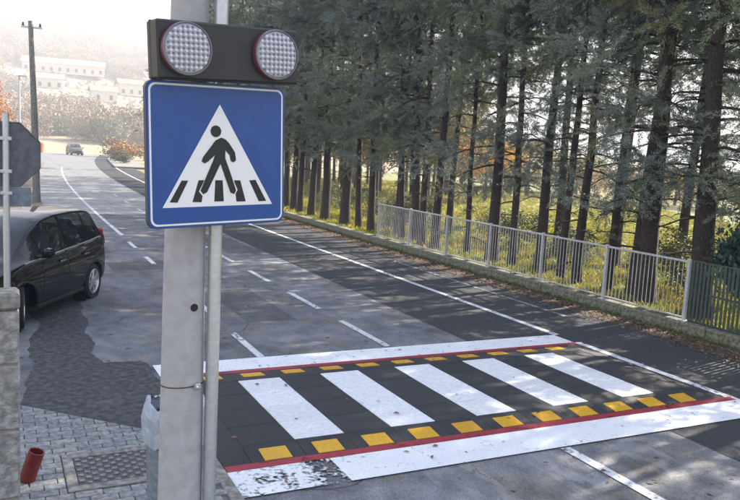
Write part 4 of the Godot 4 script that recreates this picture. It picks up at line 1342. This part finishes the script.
# ------------------------------------------------------------------ cars
func car_key(x: float) -> Array:
	# [belt y, window-top y, roof y, roof half width, belt half width, body half width, sill y]
	var K := [
		[-1.80, 0.78, 0.80, 0.82, 0.40, 0.60, 0.62, 0.36],
		[-1.76, 0.90, 0.95, 0.98, 0.52, 0.68, 0.71, 0.30],
		[-1.66, 1.00, 1.16, 1.20, 0.54, 0.735, 0.765, 0.25],
		[-1.48, 1.01, 1.37, 1.42, 0.555, 0.755, 0.79, 0.24],
		[-1.20, 0.995, 1.415, 1.475, 0.565, 0.765, 0.80, 0.22],
		[-0.70, 0.97, 1.435, 1.50, 0.575, 0.775, 0.805, 0.21],
		[-0.10, 0.95, 1.43, 1.495, 0.58, 0.78, 0.81, 0.21],
		[0.30, 0.93, 1.375, 1.44, 0.575, 0.78, 0.81, 0.21],
		[0.62, 0.915, 1.225, 1.30, 0.575, 0.775, 0.81, 0.21],
		[0.92, 0.90, 1.035, 1.10, 0.60, 0.77, 0.805, 0.22],
		[1.10, 0.885, 0.945, 0.985, 0.62, 0.765, 0.80, 0.22],
		[1.30, 0.85, 0.895, 0.935, 0.58, 0.745, 0.79, 0.23],
		[1.60, 0.77, 0.81, 0.84, 0.48, 0.68, 0.745, 0.24],
		[1.80, 0.66, 0.69, 0.71, 0.36, 0.56, 0.64, 0.27],
		[1.88, 0.55, 0.57, 0.58, 0.25, 0.42, 0.47, 0.34],
	]
	for i in K.size() - 1:
		if x <= K[i + 1][0]:
			var f: float = clampf((x - K[i][0]) / (K[i + 1][0] - K[i][0]), 0, 1)
			var out := []
			for k in range(1, 8):
				var p0: float = K[maxi(i - 1, 0)][k]
				var p1: float = K[i][k]
				var p2: float = K[i + 1][k]
				var p3: float = K[mini(i + 2, K.size() - 1)][k]
				out.append(lerpf(lerpf(p1, p2, f), cubic_interpolate(p1, p2, p0, p3, f), 0.5))
			return out
	return K[-1].slice(1)

func car_ring(x: float) -> Array:
	var k := car_key(x)
	var yb: float = k[0]
	var yw: float = k[1]
	var yr: float = k[2]
	var wr: float = k[3]
	var wb: float = k[4]
	var wm: float = k[5]
	var ys: float = k[6]
	var p := [Vector2(wm * 0.86, ys), Vector2(wm * 0.955, ys + 0.04)]
	for i in 7:
		var f := i / 6.0
		p.append(Vector2(wm * (0.975 + 0.025 * sin(f * PI)) - 0.012 * f, lerpf(ys + 0.09, yb - 0.10, f)))
	p.append(Vector2(lerpf(wm, wb, 0.55), yb - 0.05))
	p.append(Vector2(wb, yb))                              # 10: belt
	p.append(Vector2(wb - 0.012, yb + 0.012))              # 11: glass bottom
	p.append(Vector2(lerpf(wb - 0.012, wr, 0.5) + 0.012, lerpf(yb, yw, 0.5)))
	p.append(Vector2(wr, yw))                              # 13: glass top
	p.append(Vector2(wr - 0.035, lerpf(yw, yr, 0.72)))     # 14: roof edge
	p.append(Vector2(wr * 0.72, lerpf(yw, yr, 0.93)))
	p.append(Vector2(wr * 0.36, yr))
	p.append(Vector2(0, yr + 0.004))                       # 17
	return p

func make_car(label: String, at: Vector3, turn: float, paint: Material, glass: Material, steer := 0.0) -> Node3D:
	var t := thing("parked_car", label, "car", at, turn)
	var xs := []
	var x := -1.80
	while x < 1.881:
		xs.append(x); x += 0.04
	var n := xs.size()
	var rings := []
	for i in n: rings.append(car_ring(xs[i]))
	var levels: int = rings[0].size()
	var wheels := [-1.12, 1.13]
	var R := 0.292
	var parts := {}
	for sd in [-1.0, 1.0]:
		var P := func(i: int, j: int) -> Vector3: return Vector3(xs[i], rings[i][j].y, sd * rings[i][j].x)
		var nrm := func(i: int, j: int) -> Vector3:
			var a: Vector3 = P.call(mini(i + 1, n - 1), j) - P.call(maxi(i - 1, 0), j)
			var b: Vector3 = P.call(i, mini(j + 1, levels - 1)) - P.call(i, maxi(j - 1, 0))
			if j == levels - 1: b = Vector3(0, 0, -sd)
			var q: Vector3 = b.cross(a).normalized() * sd
			return q
		for i in n - 1:
			for j in levels - 1:
				var c: Vector3 = (P.call(i, j) + P.call(i + 1, j + 1)) * 0.5
				var skip := false
				if j < 9:
					for wx in wheels:
						if Vector2(c.x - wx, c.y - R).length() < R + 0.055: skip = true
				if skip: continue
				var part := "body"
				var xc := c.x
				if j >= 11 and j < 13:
					if xc > 0.60 and xc < 0.92: part = "quarter_glass" if sd < 0 else "quarter_glass_far"
					elif xc > -0.16 and xc <= 0.54: part = "front_window" if sd < 0 else "front_window_far"
					elif xc > -0.94 and xc <= -0.24: part = "rear_window" if sd < 0 else "rear_window_far"
					elif xc > -1.46 and xc <= -1.02: part = "rear_quarter_window" if sd < 0 else "rear_quarter_window_far"
				elif j >= 14:
					if xc > 0.28 and xc < 1.08: part = "windscreen"
					elif xc > -1.70 and xc < -1.48: part = "tailgate_window"
				if not parts.has(part): parts[part] = MB.new()
				var mb: MB = parts[part]
				var a: Vector3 = P.call(i, j)
				var b: Vector3 = P.call(i + 1, j)
				var d: Vector3 = P.call(i + 1, j + 1)
				var e: Vector3 = P.call(i, j + 1)
				mb.tri(a, b, d, nrm.call(i, j), nrm.call(i + 1, j), nrm.call(i + 1, j + 1))
				mb.tri(a, d, e, nrm.call(i, j), nrm.call(i + 1, j + 1), nrm.call(i, j + 1))
	for k in parts:
		obj(k.replace("_far", ""), parts[k], paint if k == "body" else glass, t)
	var dark := mat(lin(0.012, 0.012, 0.013), 0.9)
	var under := MB.new()
	under.box(Vector3(0.02, 0.30, 0), Vector3(3.4, 0.18, 1.30), 0.03)
	under.box(Vector3(-0.2, 0.62, 0), Vector3(2.4, 0.5, 1.36), 0.05)
	obj("underbody", under, dark, t)
	var seat := MB.new()
	for sx in [0.05, -0.80]:
		for sz in [-0.36, 0.36]:
			seat.box(Vector3(sx - 0.12, 0.98, sz), Vector3(0.16, 0.42, 0.44), 0.06, Basis(Vector3.BACK, 0.22))
			seat.box(Vector3(sx - 0.17, 1.24, sz), Vector3(0.10, 0.16, 0.24), 0.04)
	obj("seat_backs", seat, mat(lin(0.03, 0.03, 0.032), 0.9), t)
	var trim := mat(lin(0.45, 0.46, 0.47), 0.25, 0.9)
	for sd in [-1.0, 1.0]:
		var pts := []
		var rr := []
		for i in range(0, n, 3):
			if xs[i] > -1.45 and xs[i] < 1.16:
				pts.append(Vector3(xs[i], rings[i][10].y, sd * (rings[i][10].x + 0.003))); rr.append(0.013)
		var tm := MB.new()
		tm.tube(pts, rr, 6)
		obj("belt_trim", tm, trim, t)
		var sk := MB.new()
		sk.box(Vector3(0.0, 0.235, sd * 0.765), Vector3(1.55, 0.075, 0.05), 0.02)
		obj("sill", sk, M.black_plastic, t)
		for hx in [0.02, -0.80]:
			var hm := MB.new()
			hm.box(Vector3(hx, 0.80, sd * 0.812), Vector3(0.17, 0.028, 0.024), 0.009)
			obj("door_handle", hm, trim, t)
		for dx in [0.60, -0.20, -0.98]:
			var gm := MB.new()
			for i in 7:
				var j0 := 2 + i
				var r0: Array = car_ring(dx)
				if j0 + 1 < 10:
					var a: Vector2 = r0[j0]
					var b: Vector2 = r0[j0 + 1]
					gm.quad(Vector3(dx - 0.004, a.y, sd * (a.x + 0.002)), Vector3(dx + 0.004, a.y, sd * (a.x + 0.002)), Vector3(dx + 0.004, b.y, sd * (b.x + 0.002)), Vector3(dx - 0.004, b.y, sd * (b.x + 0.002)), Vector3(0, 0, sd))
			obj("door_gap", gm, dark, t)
		var mm := MB.new()
		mm.lathe([Vector2(0.0, -0.07), Vector2(0.05, -0.055), Vector2(0.075, -0.01), Vector2(0.075, 0.03), Vector2(0.05, 0.065), Vector2(0.0, 0.075)], 14, Transform3D(Basis.IDENTITY.scaled(Vector3(0.85, 1.05, 1.4)), Vector3(0.70, 1.0, sd * 0.90)))
		mm.box(Vector3(0.71, 0.95, sd * 0.80), Vector3(0.06, 0.04, 0.12), 0.012)
		obj("mirror", mm, paint, t)
		var hl := MB.new()
		hl.lathe([Vector2(0.0, -0.03), Vector2(0.12, -0.02), Vector2(0.14, 0.0), Vector2(0.10, 0.035), Vector2(0.0, 0.05)], 18, Transform3D(Basis(Vector3.BACK, -0.75).rotated(Vector3.UP, -sd * 0.55) * Basis.IDENTITY.scaled(Vector3(1.25, 1, 0.85)), Vector3(1.60, 0.70, sd * 0.585)))
		obj("headlight", hl, mat(lin(0.62, 0.64, 0.66), 0.12, 0.3), t)
		var tl := MB.new()
		tl.box(Vector3(-1.685, 0.98, sd * 0.66), Vector3(0.09, 0.30, 0.13), 0.03, Basis(Vector3.BACK, -0.28).rotated(Vector3.UP, sd * 0.35))
		obj("tail_light", tl, mat(lin(0.35, 0.012, 0.015), 0.2), t)
		for wx in wheels:
			var w := Node3D.new()
			w.name = "wheel"
			t.add_child(w, true)
			w.position = Vector3(wx, R, sd * (0.70 if wx < 0.0 else 0.67))
			if wx > 0.0: w.rotation.y = steer
			var xf := Transform3D(Basis(Vector3.RIGHT, sd * PI / 2), Vector3.ZERO)
			var ty := MB.new()
			ty.lathe([Vector2(0.205, -0.10), Vector2(0.27, -0.10), Vector2(0.288, -0.085), Vector2(R, -0.05), Vector2(R, 0.05), Vector2(0.288, 0.085), Vector2(0.27, 0.10), Vector2(0.205, 0.095)], 36, xf)
			obj("tyre", ty, mat(lin(0.022, 0.022, 0.023), 0.9), w)
			var rm := MB.new()
			rm.lathe([Vector2(0.205, 0.096), Vector2(0.19, 0.10), Vector2(0.18, 0.06), Vector2(0.17, 0.03)], 30, xf)
			rm.lathe([Vector2(0.06, 0.055), Vector2(0.055, 0.085), Vector2(0.0, 0.09)], 16, xf)
			for k in 7:
				var a := TAU * k / 7.0
				rm.box(xf * Vector3(cos(a) * 0.115, 0.065, sin(a) * 0.115), Vector3(0.15, 0.05, 0.030), 0.008, Basis(Vector3.BACK, atan2((xf * Vector3(cos(a), 0, sin(a))).y, (xf * Vector3(cos(a), 0, sin(a))).x)))
			obj("rim", rm, mat(lin(0.58, 0.59, 0.60), 0.28, 0.85), w)
			var wl := MB.new()
			wl.lathe([Vector2(0.0, -0.11), Vector2(R + 0.09, -0.11), Vector2(R + 0.075, 0.06)], 30, xf)
			obj("wheel_well", wl, dark, w)
			var lip := MB.new()
			var lp := []
			var lr := []
			for k in 25:
				var a := -0.42 + (PI + 0.84) * k / 24.0
				var pp := Vector3(wx + cos(a) * (R + 0.062), R + sin(a) * (R + 0.062), 0)
				var rg: Array = car_ring(clampf(pp.x, -1.79, 1.87))
				var zz: float = rg[4].x
				for j in 10:
					if rg[j].y <= pp.y and rg[j + 1].y >= pp.y: zz = lerpf(rg[j].x, rg[j + 1].x, (pp.y - rg[j].y) / (rg[j + 1].y - rg[j].y))
				if pp.y < rg[0].y + 0.02: zz = rg[1].x
				if pp.y > 0.16:
					lp.append(Vector3(pp.x, pp.y, sd * (zz - 0.008))); lr.append(0.026)
			lip.tube(lp, lr, 6)
			obj("arch_lip", lip, paint, t)
	return t

func build_cars() -> void:
	var paint := mat(lin(0.0045, 0.0045, 0.0055), 0.4)
	paint.metallic_specular = 0.1
	paint.clearcoat_enabled = true; paint.clearcoat = 0.9; paint.clearcoat_roughness = 0.03
	var glass := mat(lin(0.02, 0.023, 0.026, 0.62), 0.02)
	glass.transparency = BaseMaterial3D.TRANSPARENCY_ALPHA
	# visible side runs from the rear wheel (1.42, -13.05) to the front wheel (0.33, -11.1)
	var d := Vector2(-0.49, 0.872)
	var side := Vector2(0.872, 0.49)
	var c := Vector2(0.90, -12.08) - side * 0.80
	make_car("shiny black compact car parked at the left, its front towards the camera", Vector3(c.x, 0, c.y), atan2(-d.y, d.x), paint, glass, 0.46)
	var brown := mat(lin(0.05, 0.03, 0.025), 0.35)
	brown.clearcoat_enabled = true; brown.clearcoat = 0.8
	var far_car := make_car("tiny brown car driving far away at the bend of the road", Vector3(10.3, 0, -118), -PI * 0.46, brown, glass)
	far_car.scale = Vector3.ONE * 1.12

# ------------------------------------------------------------------ fallen leaves
func build_litter() -> void:
	var r := RandomNumberGenerator.new()
	r.seed = 31
	var lm := MB.new()
	lm.tri(Vector3(-0.03, 0, 0), Vector3(0, 0.008, 0.014), Vector3(0.03, 0, 0), Vector3.UP, Vector3.UP, Vector3.UP)
	lm.tri(Vector3(-0.03, 0, 0), Vector3(0.03, 0, 0), Vector3(0, 0.006, -0.014), Vector3.UP, Vector3.UP, Vector3.UP)
	var mm := MultiMesh.new()
	mm.transform_format = MultiMesh.TRANSFORM_3D
	mm.use_colors = true
	mm.mesh = lm.mesh(false, true)
	var n := 9000
	mm.instance_count = n
	for i in n:
		var z := -4.0 - 38.0 * pow(r.randf(), 1.4)
		var x := 9.72 - absf(r.randfn()) * 0.28
		if r.randf() < 0.06: x = r.randf_range(1.8, 9.3)
		x += bend(z)
		var b := Basis(Vector3.UP, r.randf() * TAU) * Basis(Vector3.RIGHT, r.randf_range(-0.5, 0.5))
		var y := 0.022
		if x > 1.6 and x < 7.7 and z < -5.7 and z > -8.4: y = 0.062
		mm.set_instance_transform(i, Transform3D(b.scaled(Vector3.ONE * r.randf_range(0.5, 1.3)), Vector3(x, y, z)))
		var v := r.randf_range(0.5, 1.3)
		mm.set_instance_color(i, Color(0.17 * v, 0.105 * v * r.randf_range(0.8, 1.1), 0.06 * v))
	var o := MultiMeshInstance3D.new()
	o.name = "fallen_leaves"; o.multimesh = mm
	var m := mat(Color(1, 1, 1), 0.85)
	m.vertex_color_use_as_albedo = true
	o.material_override = m
	add_child(o)
	o.set_meta("kind", "stuff")
	tag(o, "brown fallen leaves gathered along the road edge below the wall", "leaves")
